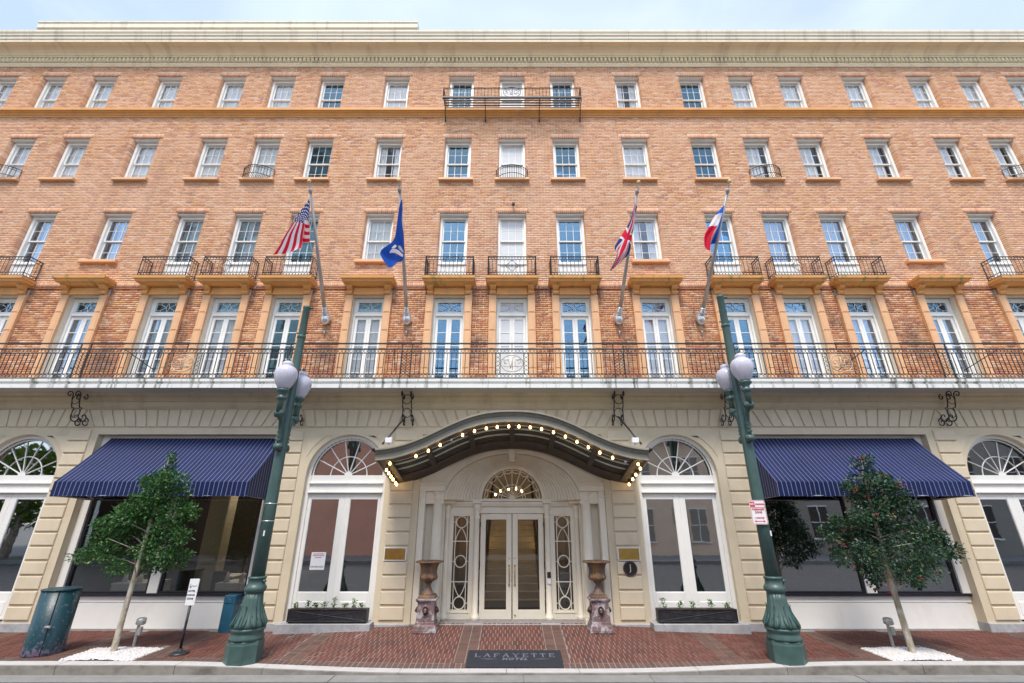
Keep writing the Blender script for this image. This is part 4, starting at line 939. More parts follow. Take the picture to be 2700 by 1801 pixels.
for i, (x, y, lb) in enumerate(((-7.75, 13.35, 'dark dining chair left of the entrance-side table'), (-6.75, 13.95, 'dark dining chair behind the entrance-side table'), (-8.9, 13.5, 'dark dining chair beside the far-left table'))):
    t = thing('dining_chair', lb + ' in the left shop window', 'chair', (x, y, 0), 'dining chairs')
    ob('seat', MB().cbox(x - .22, x + .22, y - .22, y + .22, .42, .48, .02), 'room_dark', t); ob('backrest', MB().cbox(x - .22, x + .22, y + .2, y + .25, .48, .95, .02), 'room_dark', t)
    for a, c in ((-.19, -.19), (.19, -.19), (-.19, .19), (.19, .19)): ob('leg', MB().box(x + a - .02, x + a + .02, y + c - .02, y + c + .02, 0, .42), 'room_dark', t)
ob('dining_column', MB().cbox(-8.75, -8.2, 14.0, 14.4, 0, 5, .02), 'plaster_beige', H); ob('service_door', MB().cbox(-8.1, -7.3, 18.4, 18.5, 0, 2.5, .02), 'black_paint', H)
for i, x in enumerate((-10.2, -8.6, -7.6, -6.6)): ob('ceiling_lamp', MB().lathe([(.06, 3.62), (.12, 3.68), (.08, 3.78)], (x, 14.4 + .5 * (i % 2)), 12), 'dining_lamp', H)
ob('hall_lamp', MB().lathe([(.06, 4.25), (.14, 4.33), (.1, 4.46)], (0, 14.2), 12), 'dining_lamp', H)
b = MB().box(6.5, 10.6, 12.9, 12.93, .62, 4.2); ob('roller_blind', b, 'plaster_beige', H)
for cx in (4.22, 12.65): ob('roller_blind', MB().box(cx - .95, cx + .95, 12.75, 12.78, .3, 4.3), 'grey_wall', H)
for i in range(6):
    a = 2 * PI * i / 6; ob('chandelier_arm', MB().tube([(0, 13.6, 3.0), (.22 * math.cos(a), 13.6 + .22 * math.sin(a), 2.55), (.36 * math.cos(a), 13.6 + .36 * math.sin(a), 2.75)], .012, 5).ico((.36 * math.cos(a), 13.6 + .36 * math.sin(a), 2.82), .02, sz=2), 'bronze', H)
for i, (x, z_) in enumerate(((-.35, 3.05), (-.1, 3.1), (.12, 3.12), (.3, 3.05), (-.5, 2.95))): ob('chandelier_bulb', MB().ico((x, 14.6, z_), .03, sz=1.5), 'sconce_lit', H)
vs_ = thing('valet_stand', 'grey valet parking board with red edge behind the right sidelight', 'sign', (1.37, 12.9, 0))
ob('panel', MB().cbox(1.2, 1.52, 12.86, 12.89, .0, .98, .02), 'valet_grey', vs_); ob('red_edge', MB().box(1.53, 1.58, 12.86, 12.9, 0, .6), 'red_plastic', vs_)
ob('lettering', textmesh('VALET', .085, 'sign_dark'), None, vs_, (1.36, 12.858, .62), (PI / 2, 0, 0))
for i, c in enumerate('PARKING'): ob('lettering', textmesh(c, .085, 'sign_dark'), None, vs_, (1.36, 12.858, .54 - .075 * i), (PI / 2, 0, 0))
ob('emblem', MB().tube([(1.30, 12.857, .80), (1.36, 12.857, .68), (1.42, 12.857, .80)], .007, 4).tube([(1.30, 12.857, .80), (1.33, 12.857, .83), (1.36, 12.857, .80), (1.39, 12.857, .83), (1.42, 12.857, .80)], .007, 4), 'sign_red', vs_)

# ================================================================== CANOPY
CPX = [0, .43, .92, 1.41, 1.89, 2.2, 2.52, 2.8, 3.06, 3.3]; CPZ = [4.315, 4.30, 4.20, 4.00, 3.755, 3.62, 3.515, 3.46, 3.44, 3.44]
def cz(x): return float(np.interp(abs(x), CPX, CPZ))
def czs(x): return sum(cz(x + d) for d in (-.24, -.16, -.08, 0, .08, .16, .24)) / 7      # smoothed curve of the lower fascia edge
YF, YB = 10.35, 11.97
def cslope(y): return -.36 * (y - YF) / (YB - YF)
CN = thing('entrance_canopy', 'curved metal canopy edged with lit bulbs over the hotel entrance', 'canopy', (0, 11.9, 3.9))
XS = [-3.04 + 6.08 * i / 60 for i in range(61)]
def sweep(b, prof, xs, yfun=lambda o: YF + o):   # prof: (out,dz) relative to lower fascia edge
    n = len(prof); vs = []
    for x in xs:
        for o_, dz in prof: vs.append((x * (1 + (-o_ * .0)), YF + o_, czs(x) + dz))
    return b.add(vs, [(i * n + j, (i + 1) * n + j, (i + 1) * n + j + 1, i * n + j + 1) for i in range(len(xs) - 1) for j in range(n - 1)], False)
fp = [(.05, -.005), (0, 0), (0, .02), (.012, .025), (.012, .125), (-.004, .13), (-.004, .142), (.004, .146), (.004, .16), (-.03, .168), (-.035, .182), (-.025, .188), (-.07, .205), (-.085, .212), (-.085, .245), (-.06, .253), (.0, .258)]
ob('front_fascia', sweep(MB(), fp, XS), 'canopy_metal', CN)
b = MB(); prv = None                                       # bead row under the cap
for i in range(150):
    x = -3.02 + 6.04 * i / 149; b.box(x - .012, x + .012, YF - .03, YF - .008, czs(x) + .142, czs(x) + .160)
ob('bead_course', b, 'canopy_metal', CN, kind='stuff')
for sg in (-1, 1):
    x0 = sg * 3.04; ys = [YF + (YB - YF) * i / 6 for i in range(7)]; n = len(fp); vs = []
    for y in ys: vs += [(x0 - sg * o_, y if o_ >= 0 else y + o_ * (1 if y == YF else 0), czs(3.04) + dz + cslope(y)) for o_, dz in fp]
    ob('side_fascia', MB().add(vs, [(i * n + j, (i + 1) * n + j, (i + 1) * n + j + 1, i * n + j + 1) for i in range(6) for j in range(n - 1)], False), 'canopy_metal', CN)
b = MB(); vs = []                                          # roof skin
for x in XS: vs += [(x, YF, czs(x) + .25), (x, YB, czs(x) + .25 - .36)]
ob('roof_skin', b.add(vs, [(2 * i, 2 * i + 2, 2 * i + 3, 2 * i + 1) for i in range(60)], True), 'canopy_metal', CN)
vs = []
for x in XS: vs += [(x * .985, YF + .02, czs(x) + .02), (x * .985, YF + .24, czs(x) + .02 + cslope(YF + .24))]
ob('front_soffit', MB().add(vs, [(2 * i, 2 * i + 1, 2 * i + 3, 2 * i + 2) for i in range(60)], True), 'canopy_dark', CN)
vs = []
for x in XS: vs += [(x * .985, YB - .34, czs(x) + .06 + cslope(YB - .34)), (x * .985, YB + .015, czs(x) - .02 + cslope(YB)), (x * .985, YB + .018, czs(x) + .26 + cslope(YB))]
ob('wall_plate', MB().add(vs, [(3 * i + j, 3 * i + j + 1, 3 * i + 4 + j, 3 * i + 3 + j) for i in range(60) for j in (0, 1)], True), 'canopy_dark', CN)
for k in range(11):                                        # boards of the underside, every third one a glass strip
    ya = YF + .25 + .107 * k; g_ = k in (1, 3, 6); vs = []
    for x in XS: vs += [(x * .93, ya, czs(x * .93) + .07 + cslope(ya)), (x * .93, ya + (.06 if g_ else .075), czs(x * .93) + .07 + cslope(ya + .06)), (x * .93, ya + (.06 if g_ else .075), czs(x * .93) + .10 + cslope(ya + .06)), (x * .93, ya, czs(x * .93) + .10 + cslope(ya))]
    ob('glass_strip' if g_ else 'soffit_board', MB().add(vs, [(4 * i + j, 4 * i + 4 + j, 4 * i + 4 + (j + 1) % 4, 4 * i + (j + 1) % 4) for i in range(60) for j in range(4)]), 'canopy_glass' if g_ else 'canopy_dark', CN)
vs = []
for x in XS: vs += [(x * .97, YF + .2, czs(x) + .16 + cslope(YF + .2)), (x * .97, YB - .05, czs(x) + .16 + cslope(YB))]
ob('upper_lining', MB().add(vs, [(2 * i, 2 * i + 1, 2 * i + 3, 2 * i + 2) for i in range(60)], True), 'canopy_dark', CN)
for x in (-1.93, -.98, 0, .98, 1.93):
    z0 = czs(x); b = MB(); b.add([(x + dx, y, z0 + dz + cslope(y)) for y in (YF + .2, YB - .1) for dx, dz in ((-.06, .02), (.06, .02), (.06, .1), (-.06, .1))], [(0, 1, 5, 4), (1, 2, 6, 5), (3, 0, 4, 7), (0, 3, 2, 1)])
    ob('cross_beam', b, 'canopy_dark', CN)
for sg in (-1, 1):
    x = sg * 2.83; b = MB(); b.add([(x + sg * dx, y, czs(2.83) + dz + cslope(y)) for y in (YF + .03, YB - .03) for dx, dz in ((-.12, .0), (.19, .0), (.19, .06), (-.12, .06))], [(0, 1, 5, 4), (1, 2, 6, 5), (3, 0, 4, 7), (0, 3, 2, 1)]); ob('side_soffit', b, 'canopy_dark', CN)
BX = [-2.73, -2.16, -1.89, -1.63, -1.38, -1.13, -.86, -.59, -.34, -.075, .16, .42, .68, .95, 1.22, 1.48, 1.73, 1.98, 2.26, 2.54, 2.82]
def bulb(x, y, z_, lit):
    o_ = ob('bulb', MB().lathe([(.006, z_ + .03), (.014, z_ + .02), (.024, z_ + .002), (.029, z_ - .018), (.025, z_ - .036), (.015, z_ - .046), (.005, z_ - .049)], (x, y), 12), 'bulb_lit' if lit else 'globe_glass', CN)
    ob('socket', MB().lathe([(.02, z_ + .022), (.024, z_ + .11)], (x, y), 10), 'bronze', o_)
for x in BX: bulb(x, YF + .12, czs(x) - .075, x not in (-1.38, 2.54))
for y in (10.72, 10.95, 11.18, 11.40, 11.67, 11.80): bulb(-2.86, y, czs(2.86) - .09 + cslope(y), True)
for y in (10.62, 11.05, 11.38, 11.78): bulb(2.90, y, czs(2.86) - .09 + cslope(y), True)
for sg in (-1, 1):
    ob('stay_rod', MB().tube([(sg * 2.76, 11.72, 4.72), (sg * 3.0, 10.7, 3.86)], .022, 6), 'dark_frame', CN)
    f_ = thing('floodlight', 'small white floodlight clamped to the %s end of the canopy top' % ('left' if sg < 0 else 'right'), 'floodlight', (sg * 2.87, 10.72, 3.86), 'canopy floodlights')
    ob('housing', MB().cbox(sg * 2.87 - .08, sg * 2.87 + .08, 10.66, 10.76, 3.88, 4.0, .01), 'sign_white', f_); ob('arm', MB().tube([(sg * 2.87, 10.74, 3.70), (sg * 2.87, 10.74, 3.9)], .018, 6), 'silver', f_)

# ================================================================== AWNINGS
for sg, lb in ((-1, 'navy pinstriped awning over the left shop window'), (1, 'navy pinstriped awning over the right shop window')):
    A = thing('awning', lb, 'awning', (sg * 8.45, 12.0, 2.7), 'awnings')
    xa, xb = (-10.63, -6.1) if sg < 0 else (6.13, 10.66); za = 4.235; n = 42
    def dr(x, k): return .007 * math.sin(x * 5.3 + k) + .004 * math.sin(x * 13 + 2 * k)
    xs = [xa + (xb - xa) * i / n for i in range(n + 1)]; rows = []
    for t in [i / 8 for i in range(9)]:
        sag = -.035 * math.sin(PI * t) 
        rows.append([(x, 12.19 - 1.16 * t, za + (3.045 - za) * t + sag + dr(x, 1) * math.sin(PI * t)) for x in xs])
    for t in (0., .25, .6, 1.): rows.append([(x, 11.03 + dr(x, 2) * 2 * t, 3.042 - .318 * t + dr(x, 5) * t) for x in xs])
    w_ = n + 1; vs = [p for r_ in rows for p in r_]
    ob('canvas', MB().add(vs, [(j * w_ + i, j * w_ + i + 1, (j + 1) * w_ + i + 1, (j + 1) * w_ + i) for j in range(len(rows) - 1) for i in range(n)], True), 'awning', A)
    for xe in (xa, xb):
        vs = [(xe, 12.19, za - .002)] + [(xe, 12.19 - 1.16 * t, za + (3.045 - za) * t - .035 * math.sin(PI * t)) for t in (.25, .5, .75, 1.)] + [(xe, 11.03, 2.724), (xe, 11.6, 2.71), (xe, 12.0, 2.68), (xe, 12.19, 2.68)]
        ob('side_panel', MB().add(vs, [tuple(range(len(vs)))]), 'awning', A)
    b = MB(); rail(b, (xa + .01, 11.05, 3.02), (xb - .01, 11.05, 3.02), .014); rail(b, (xa + .01, 11.05, 2.74), (xb - .01, 11.05, 2.74), .012)
    for x in (xa + .02, (xa + xb) / 2, xb - .02): rail(b, (x, 11.05, 2.74), (x, 12.19, 2.70), .014); rail(b, (x, 11.05, 3.02), (x, 12.19, 2.72), .012)
    ob('frame', b, 'silver', A)

# ================================================================== FLAGPOLES AND FLAGS
POLES = {'us': ((-5.36, 11.95, 7.6), (-5.23, 9.5, 10.23)), 'la': ((-3.02, 11.95, 7.6), (-2.92, 9.5, 10.26)), 'uk': ((3.07, 11.95, 7.6), (3.25, 9.5, 10.2)), 'fr': ((5.43, 11.95, 7.58), (5.6, 9.5, 10.23))}
FL = {'us': [(0, [(0, -5.288, 9.682, 10.035), (.4, -5.602, 9.682, 9.294), (.7, -5.745, 9.682, 8.781), (1, -5.877, 9.682, 8.285)]),
 (.54, [(0, -5.384, 10.083, 9.604), (.25, -5.495, 10.083, 9.63), (.4, -5.501, 10.063, 9.547), (.7, -5.466, 10.053, 9.074), (1, -5.441, 10.053, 8.726)]),
 (1, [(0, -5.456, 10.445, 9.215), (.15, -5.666, 10.475, 9.23), (.45, -5.74, 10.625, 9.4), (.75, -5.75, 10.645, 9.2), (1, -5.75, 10.565, 9.0)])],
'la': [(0, [(0, -2.872, 9.703, 10.039), (.15, -2.925, 9.703, 9.859), (.4, -2.961, 9.733, 9.293), (.6, -3.013, 9.753, 8.776), (.8, -3.276, 9.703, 8.393), (1, -3.004, 9.673, 7.927)]),
 (.5, [(0, -2.913, 10.071, 9.64), (.3, -2.899, 9.971, 9.076), (.6, -2.962, 10.051, 8.842), (.8, -3.084, 9.991, 8.576), (1, -2.93, 10.011, 8.255)]),
 (1, [(0, -2.922, 10.463, 9.214), (.3, -2.871, 10.413, 8.983), (.6, -2.866, 10.463, 8.858), (1, -2.868, 10.413, 8.623)])],
'uk': [(0, [(0, 3.187, 9.706, 9.981), (.2, 3.123, 9.706, 9.663), (.35, 2.999, 9.726, 9.327), (.6, 2.688, 9.756, 8.815), (.75, 2.547, 9.726, 8.535), (.85, 2.593, 9.656, 8.326), (1, 2.388, 9.706, 7.867)]),
 (.5, [(0, 3.23, 9.74, 9.908), (.3, 3.059, 9.68, 9.235), (.5, 2.887, 9.66, 8.806), (.75, 2.752, 9.68, 8.487), (1, 2.457, 9.72, 7.919)]),
 (1, [(0, 3.279, 9.825, 9.855), (.3, 3.16, 9.855, 9.324), (.5, 3.07, 9.855, 8.901), (.7, 2.977, 9.825, 8.507), (.85, 2.798, 9.825, 8.279), (1, 2.533, 9.825, 8.017)])],
'fr': [(0, [(0, 5.602, 9.771, 9.937), (.33, 5.264, 9.771, 9.579), (.66, 5.035, 9.791, 9.216), (.85, 4.893, 9.801, 8.959), (1, 4.847, 9.801, 8.757)]),
 (.5, [(0, 5.587, 9.823, 9.88), (.33, 5.481, 9.763, 9.648), (.66, 5.263, 9.743, 9.235), (.85, 5.057, 9.773, 8.913), (1, 4.948, 9.823, 8.482)]),
 (1, [(0, 5.577, 10.469, 9.182), (.33, 5.398, 10.509, 9.209), (.5, 5.50, 10.589, 9.473), (.8, 5.50, 10.589, 9.6), (1, 5.40, 10.549, 9.39)])]}
def curve(pts, u):
    P = [Vector(p[1:]) for p in pts]; us = [p[0] for p in pts]
    i = max(0, min(len(us) - 2, sum(1 for q in us[1:-1] if u >= q))); t = (u - us[i]) / (us[i + 1] - us[i])
    p0, p1, p2, p3 = P[max(i - 1, 0)], P[i], P[i + 1], P[min(i + 2, len(P) - 1)]
    return .5 * ((2 * p1) + (p2 - p0) * t + (2 * p0 - 5 * p1 + 4 * p2 - p3) * t * t + (3 * p1 - p0 - 3 * p2 + p3) * t ** 3) * 1.0 if len(P) > 3 else p1.lerp(p2, t)
def c_us(u, v):
    if u < .4 and v < .538:
        a, b_ = u / .4 * 11, v / .538 * 9; i, j = int(a), int(b_)
        return 'flag_white' if (i + j) % 2 == 0 and i % 1 == 0 and (a - i - .5) ** 2 + (b_ - j - .5) ** 2 < .16 else 'flag_navy'
    return 'flag_red' if int(v * 13) % 2 == 0 else 'flag_white'
def c_la(u, v):
    if .70 < u < .80 and .42 < v < .95: return 'flag_white'
    if .55 < u < .66 and .55 < v < .95 and ((u - .6) / .06) ** 2 + ((v - .75) / .2) ** 2 < 1: return 'flag_white' if (u * 40 + v * 17) % 1 < .6 else 'flag_brown'
    if .62 < u < .69 and .36 < v < .5: return 'flag_white'
    if .82 < u < .85 and .66 < v < .72: return 'flag_red'
    return 'flag_blue'
def c_uk(u, v):
    x, y = (u - .5) * 2, (v - .5)
    if abs(x) < .1 or abs(y) < .1: return 'flag_red'
    if abs(x) < .167 or abs(y) < .167: return 'flag_white'
    d1, d2 = (y - x / 2) / 1.118, (y + x / 2) / 1.118; d = d1 if abs(d1) < abs(d2) else d2
    if abs(d) < .1: return 'flag_red' if (0 < d * (1 if x > 0 else -1) < .067) else 'flag_white'
    return 'flag_navy'
def c_fr(u, v): return 'flag_frblue' if u < .333 else 'flag_white' if u < .667 else 'flag_red'
INFO = {'us': (c_us, 'American flag with red and white stripes, leftmost flag on the facade', 'leftmost flagpole, carrying the striped American flag'), 'la': (c_la, 'royal blue state flag with a pelican emblem and white banner', 'flagpole left of centre, carrying the blue state flag'),
        'uk': (c_uk, 'limp British flag of red and white crosses on blue', 'flagpole right of centre, carrying the British flag'), 'fr': (c_fr, 'French tricolour of blue, white and red, rightmost flag', 'rightmost flagpole, carrying the French flag')}
for key, (col, lab, plab) in INFO.items():
    a, b_ = (Vector(p) for p in POLES[key]); d = (b_ - a).normalized()
    fp_ = thing('flagpole', 'slanting grey steel ' + plab, 'flagpole', tuple(a), 'flagpoles on the facade')
    ob('pole', MB().tube([a + d * .2, a + d * 1.6, b_ - d * .1], [.055, .045, .03], 12), 'steel', fp_)
    ob('truck', MB().tube([b_ - d * .14, b_ - d * .13, b_ - d * .03, b_ - d * .02], [.02, .05, .05, .02], 10).tube([b_ - d * .02, b_ + d * .1], .01, 6), 'steel', fp_)
    ob('finial_ball', MB().ico(tuple(b_ + d * .15), .05, 14, 10), 'gold', fp_)
    ob('socket', MB().tube([a + d * .18, a + d * .24, a + d * .26, a + d * .34, a + d * .36], [.09, .09, .07, .075, .06], 14), 'silver', fp_)
    ob('wall_shoe', MB().ico((a.x, 11.94, 7.62), .13, 16, 10, 1.55).tube([(a.x, 11.93, 7.68), tuple(a + d * .2)], [.12, .085], 14), 'silver', fp_)
    ob('halyard_cleat', MB().tube([(a.x, 12.02, 7.12), (a.x, 11.98, 7.2), (a.x, 12.02, 7.28)], .025, 6), 'steel', fp_)
    rows = FL[key]; h0, h1 = Vector(rows[0][1][0][1:]), Vector(rows[2][1][0][1:])
    ob('halyard', MB().tube([b_ - d * .12 + Vector((.04, -.02, 0)), h0, h1, a + d * .7], .006, 4), 'sign_white', fp_)
    NU, NV = 110, 65; vs = []; fs = []; mi = []; names = ['flag_white', 'flag_red', 'flag_navy', 'flag_blue', 'flag_frblue', 'flag_brown']
    vv = [r_[0] for r_ in rows]
    for j in range(NV + 1):
        v = j / NV
        for i in range(NU + 1):
            u = i / NU; A0, A1, A2 = (curve(r_[1], u) for r_ in rows)
            L0 = (v - vv[1]) * (v - 1) / ((0 - vv[1]) * (0 - 1)); L1 = v * (v - 1) / (vv[1] * (vv[1] - 1)); L2 = v * (v - vv[1]) / (1 - vv[1])
            p = A0 * L0 + A1 * L1 + A2 * L2 if key == 'la' else (A0.lerp(A1, v / vv[1]) if v < vv[1] else A1.lerp(A2, (v - vv[1]) / (1 - vv[1])))
            p = p + Vector((.012 * math.sin(9 * v + 3 * u), .035 * u * math.sin(11 * v + 5 * u) + .012 * math.sin(17 * u), 0))
            vs.append(p)
    for j in range(NV):
        for i in range(NU):
            o_ = j * (NU + 1) + i; fs.append((o_, o_ + 1, o_ + NU + 2, o_ + NU + 1)); mi.append(names.index(col((i + .5) / NU, (j + .5) / NV)))
    me = MB().add(vs, fs, True).mesh('flag')
    for nm in names: me.materials.append(MATS[nm])
    me.polygons.foreach_set('material_index', mi)
    ob('flag', me, None, label=lab, cat='flag', group='flags on the facade')

# ================================================================== LAMP POSTS
def lamp(x, y, dz, lab):
    g0 = gz(x, y); t = thing('street_lamp', lab, 'street lamp', (x, y, g0), 'twin-globe street lamps')
    ob('plinth', MB().lathe([(.318, g0 - .02), (.318, .09), (.31, .12), (.31, .14), (.29, .16)], (x, y), 8, smooth=False, rot=PI / 8), 'lamp_green', t)
    ob('base_moulding', MB().lathe([(.30, .16), (.305, .19), (.275, .24), (.275, .29), (.30, .31), (.30, .335), (.285, .35)], (x, y), 32), 'lamp_green', t)
    ob('fluted_base', MB().lathe([(.285, .35), (.295, .39), (.285, .43), (.25, .50), (.215, .58), (.185, .68), (.165, .80), (.155, .92)], (x, y), 96, 16, .03), 'lamp_green', t)
    for i in range(8):
        a = PI / 4 * i; b = MB()
        pts = [(.235 * math.cos(a), .235 * math.sin(a), .40)]
        ca, sa = math.cos(a), math.sin(a)
        b.tube([(x + (r_ + .012) * ca, y + (r_ + .012) * sa, z_) for r_, z_ in ((.30, .36), (.30, .41), (.25, .52), (.205, .62), (.19, .70), (.215, .73))], [.016, .02, .016, .013, .012, .007], 6)
        for s2 in (-1, 1): b.tube([(x + (r_ + .008) * math.cos(a + s2 * w), y + (r_ + .008) * math.sin(a + s2 * w), z_) for r_, w, z_ in ((.298, .10, .37), (.285, .20, .44), (.25, .24, .51), (.225, .17, .57))], [.011, .013, .011, .006], 5)
        ob('acanthus_leaf', b, 'lamp_green', t)
    ob('neck', MB().lathe([(.155, .92), (.17, .93), (.195, .965), (.195, 1.01), (.175, 1.04), (.155, 1.07), (.15, 1.15), (.165, 1.16), (.165, 1.19), (.13, 1.20)], (x, y), 32).tube([(x + .14, y - .05, 1.12), (x + .2, y - .06, 1.12)], .025, 8), 'lamp_green', t)
    top = 6.98 if x < 0 else 7.27
    ob('pole', MB().lathe([(.128, 1.19), (.118, 2.5), (.10, 4.2), (.088, 5.6), (.078, top - .03), (.085, top - .02), (.085, top + .02), (.05, top + .05)], (x, y), 24), 'lamp_green', t)
    ob('pole_band', MB().lathe([(.09, top - .80), (.098, top - .79), (.098, top - .74), (.09, top - .73)], (x, y), 20).tube([(x + .07, y, top - .01), (x + .16, y - .01, top - .02)], .03, 8).tube([(x - .13, y, top - .66), (x + .13, y, top - .66)], .018, 6), 'lamp_green', t)
    for s2 in (-1, 1):
        a = ob('arm', MB(), 'lamp_green', t) if False else None
        yo = y + s2 * .38; b = MB()
        z0 = dz
        # scroll bracket on the pole
        b.tube([(x, y + s2 * .11, 3.58 + z0), (x, y + s2 * .15, 3.8 + z0), (x, y + s2 * .17, 4.0 + z0), (x, y + s2 * .22, 4.2 + z0), (x, y + s2 * .32, 4.28 + z0), (x, yo, 4.34 + z0)], [.05, .055, .05, .05, .055, .06], 8)
        for zz, yy, rr in ((3.66 + z0, y + s2 * .15, .075), (4.33 + z0, yo - s2 * .03, .085)):
            b.tube([(x - .075, yy, zz), (x + .075, yy, zz)], rr, 14); b.tube([(x - .085, yy, zz), (x + .085, yy, zz)], rr * .45, 10)
        for zz in (3.80, 3.88, 3.96): b.box(x - .045, x + .045, y + s2 * .155 - .06, y + s2 * .155 + .06, zz + z0 - .015, zz + z0 + .015)
        ob('arm', b, 'lamp_green', t)
        ob('globe_holder', MB().lathe([(.062, 4.34 + z0), (.062, 4.58 + z0), (.07, 4.6 + z0), (.105, 4.64 + z0), (.105, 4.67 + z0), (.075, 4.70 + z0), (.075, 4.74 + z0), (.13, 4.80 + z0), (.135, 4.83 + z0), (.11, 4.85 + z0)], (x, yo), 20), 'lamp_green', t)
        gl = ob('globe', MB().lathe([(.10, 4.85 + z0), (.125, 4.88 + z0), (.175, 4.97 + z0), (.215, 5.07 + z0), (.235, 5.17 + z0), (.228, 5.25 + z0), (.19, 5.32 + z0), (.13, 5.365 + z0), (.105, 5.38 + z0), (.12, 5.40 + z0), (.11, 5.44 + z0), (.075, 5.48 + z0), (.02, 5.49 + z0)], (x, yo), 96, 24, .012), 'globe_glass', t)
        ob('finial', MB().lathe([(.03, 5.485 + z0), (.02, 5.51 + z0), (.03, 5.54 + z0), (.012, 5.57 + z0), (.006, 5.63 + z0)], (x, yo), 10), 'lamp_green', gl)
    b = MB().lathe([(.1225, 2.19), (.1225, 2.205)], (x, y), 20).lathe([(.121, 2.52), (.121, 2.535)], (x, y), 20); ob('sign_straps', b, 'silver', t)
    ob('number_tag', MB().box(x + (.02 if x < 0 else .05), x + (.045 if x < 0 else .075), y - .135, y - .118, 1.92, 2.02), 'sign_white', t)
lamp(-4.95, 9.92, 0, 'green cast-iron twin-globe street lamp left of the entrance')
lamp(5.07, 9.92, .18, 'taller green cast-iron twin-globe street lamp right of the entrance')
def parksign(x, y, z_, rz, lab):
    t = thing('parking_sign', lab, 'sign', (x, y, z_), 'no-parking signs'); R = lambda dx, dy, dzz: (x + dx * math.cos(rz) - dy * math.sin(rz), y + dx * math.sin(rz) + dy * math.cos(rz), z_ + dzz)
    def rr(w_, h, r_, n=5): return [(sx_ * (w_ - r_) + r_ * math.cos(a0 + PI / 2 * k / n), sz_ * (h - r_) + r_ * math.sin(a0 + PI / 2 * k / n)) for sx_, sz_, a0 in ((1, 1, 0), (-1, 1, PI / 2), (-1, -1, PI), (1, -1, 1.5 * PI)) for k in range(n + 1)]
    def pl(nm, m_, b): ob(nm, b, m_, t, (x, y, z_), (0, .0, rz))
    pl('plate', 'sign_white', MB().poly(rr(.15, .23, .03), 0, .004)); b = MB(); o_, i_ = rr(.143, .223, .026), rr(.135, .215, .02); n = len(o_)
    b.add([(p[0], -.002, p[1]) for p in o_] + [(p[0], -.002, p[1]) for p in i_], [(k, (k + 1) % n, n + (k + 1) % n, n + k) for k in range(n)]); pl('red_border', 'sign_red', b)
    pl('red_print', 'sign_red', MB().box(-.135, -.045, -.003, -.001, .105, .20).box(-.135, .135, -.003, -.001, .088, .096).box(-.07, .07, -.003, -.001, -.175, -.163).poly([(-.105, -.169), (-.07, -.192), (-.07, -.146)], -.003, -.001).poly([(.105, -.169), (.07, -.146), (.07, -.192)], -.003, -.001))
    for tx, sz_, dx, dzz, mt in (('NO', .062, -.09, .153, 'sign_white'), ('PARKING', .042, .047, .153, 'sign_red'), ('PASSENGER', .046, 0, .055, 'sign_red'), ('ZONE', .05, 0, .0, 'sign_red'), ('15 MINUTES', .034, 0, -.105, 'sign_red')):
        ob('lettering', textmesh(tx, sz_, mt, bold=.0012), None, t, R(dx, -.0055, dzz), (PI / 2, 0, rz))
parksign(4.955, 9.77, 2.36, -.10, 'white and red passenger-zone parking sign strapped to the right street lamp')
parksign(-5.10, 9.88, 2.36, -1.15, 'parking sign seen nearly edge-on, strapped to the left street lamp')

# ================================================================== STREET FURNITURE
x, y = -9.0, 10.3; g0 = gz(x, y)
t = thing('litter_bin', 'scuffed dark teal cylindrical litter bin at the kerb, far left', 'litter bin', (x, y, g0))
ob('drum', MB().lathe([(.30, g0 - .02), (.31, g0 + .03), (.31, .92)], (x, y), 40), 'bin_teal', t); ob('lid', MB().lathe([(.31, .92), (.322, .922), (.325, .94), (.31, .945), (.2, .946), (.05, .946)], (x, y), 40), 'bin_teal', t)
a = -PI / 2 + .62; ob('door_seam', MB().box(x + .312 * math.cos(a) - .006, x + .312 * math.cos(a) + .006, y + .312 * math.sin(a) - .006, y + .312 * math.sin(a) + .006, g0 + .02, .92), 'dark_frame', t); ob('latch', MB().cbox(x + .30 * math.cos(a) - .05, x + .30 * math.cos(a) + .05, y + .30 * math.sin(a) - .04, y + .30 * math.sin(a), .30, .34, .008), 'steel', t)
x, y = -6.36, 10.28; g0 = gz(x, y)
t = thing('stand_sign', 'small white loading-zone sign on a black pole with a round base', 'sign', (x, y, g0))
ob('base', MB().lathe([(.17, g0), (.17, g0 + .012), (.12, g0 + .04), (.05, g0 + .055), (.04, g0 + .09)], (x, y), 24), 'black_paint', t); ob('pole', MB().tube([(x, y, g0 + .05), (x, y, .68)], .024, 8), 'black_paint', t)
ob('plate', MB().cbox(x - .095, x + .095, y - .035, y - .025, .645, 1.115, .004), 'sign_white', t)
for tx, sz_, zz in (('HOTEL', .045, .90), ('PASSENGER', .03, .83), ('ZONE', .045, .765)): ob('lettering', textmesh(tx, sz_, 'sign_dark', bold=.001), None, t, (x - .01, y - .0375, zz), (PI / 2, 0, 0))
ob('script_lettering', MB().tube([(x - .06, y - .038, 1.03), (x - .05, y - .038, .965), (x - .03, y - .038, .985), (x - .01, y - .038, 1.0), (x + .0, y - .038, .975), (x + .02, y - .038, .99), (x + .05, y - .038, .985), (x + .07, y - .038, 1.005)], .004, 4).tube([(x - .055, y - .038, .99), (x - .07, y - .038, .975), (x - .04, y - .038, .95)], .004, 4), 'sign_dark', t)
x0, x1 = -6.62, -6.35; g0 = gz(-6.5, 12.0)
t = thing('utility_box', 'narrow blue metal utility box against the white panel behind the left lamp', 'utility box', (-6.48, 12.0, g0)); ob('cabinet', MB().cbox(x0, x1, 11.90, 12.2, g0 - .02, .60, .012), 'box_teal', t); ob('hatch', MB().cbox(x0 + .04, x1 - .06, 11.888, 11.90, .44, .57, .006), 'box_teal', t)
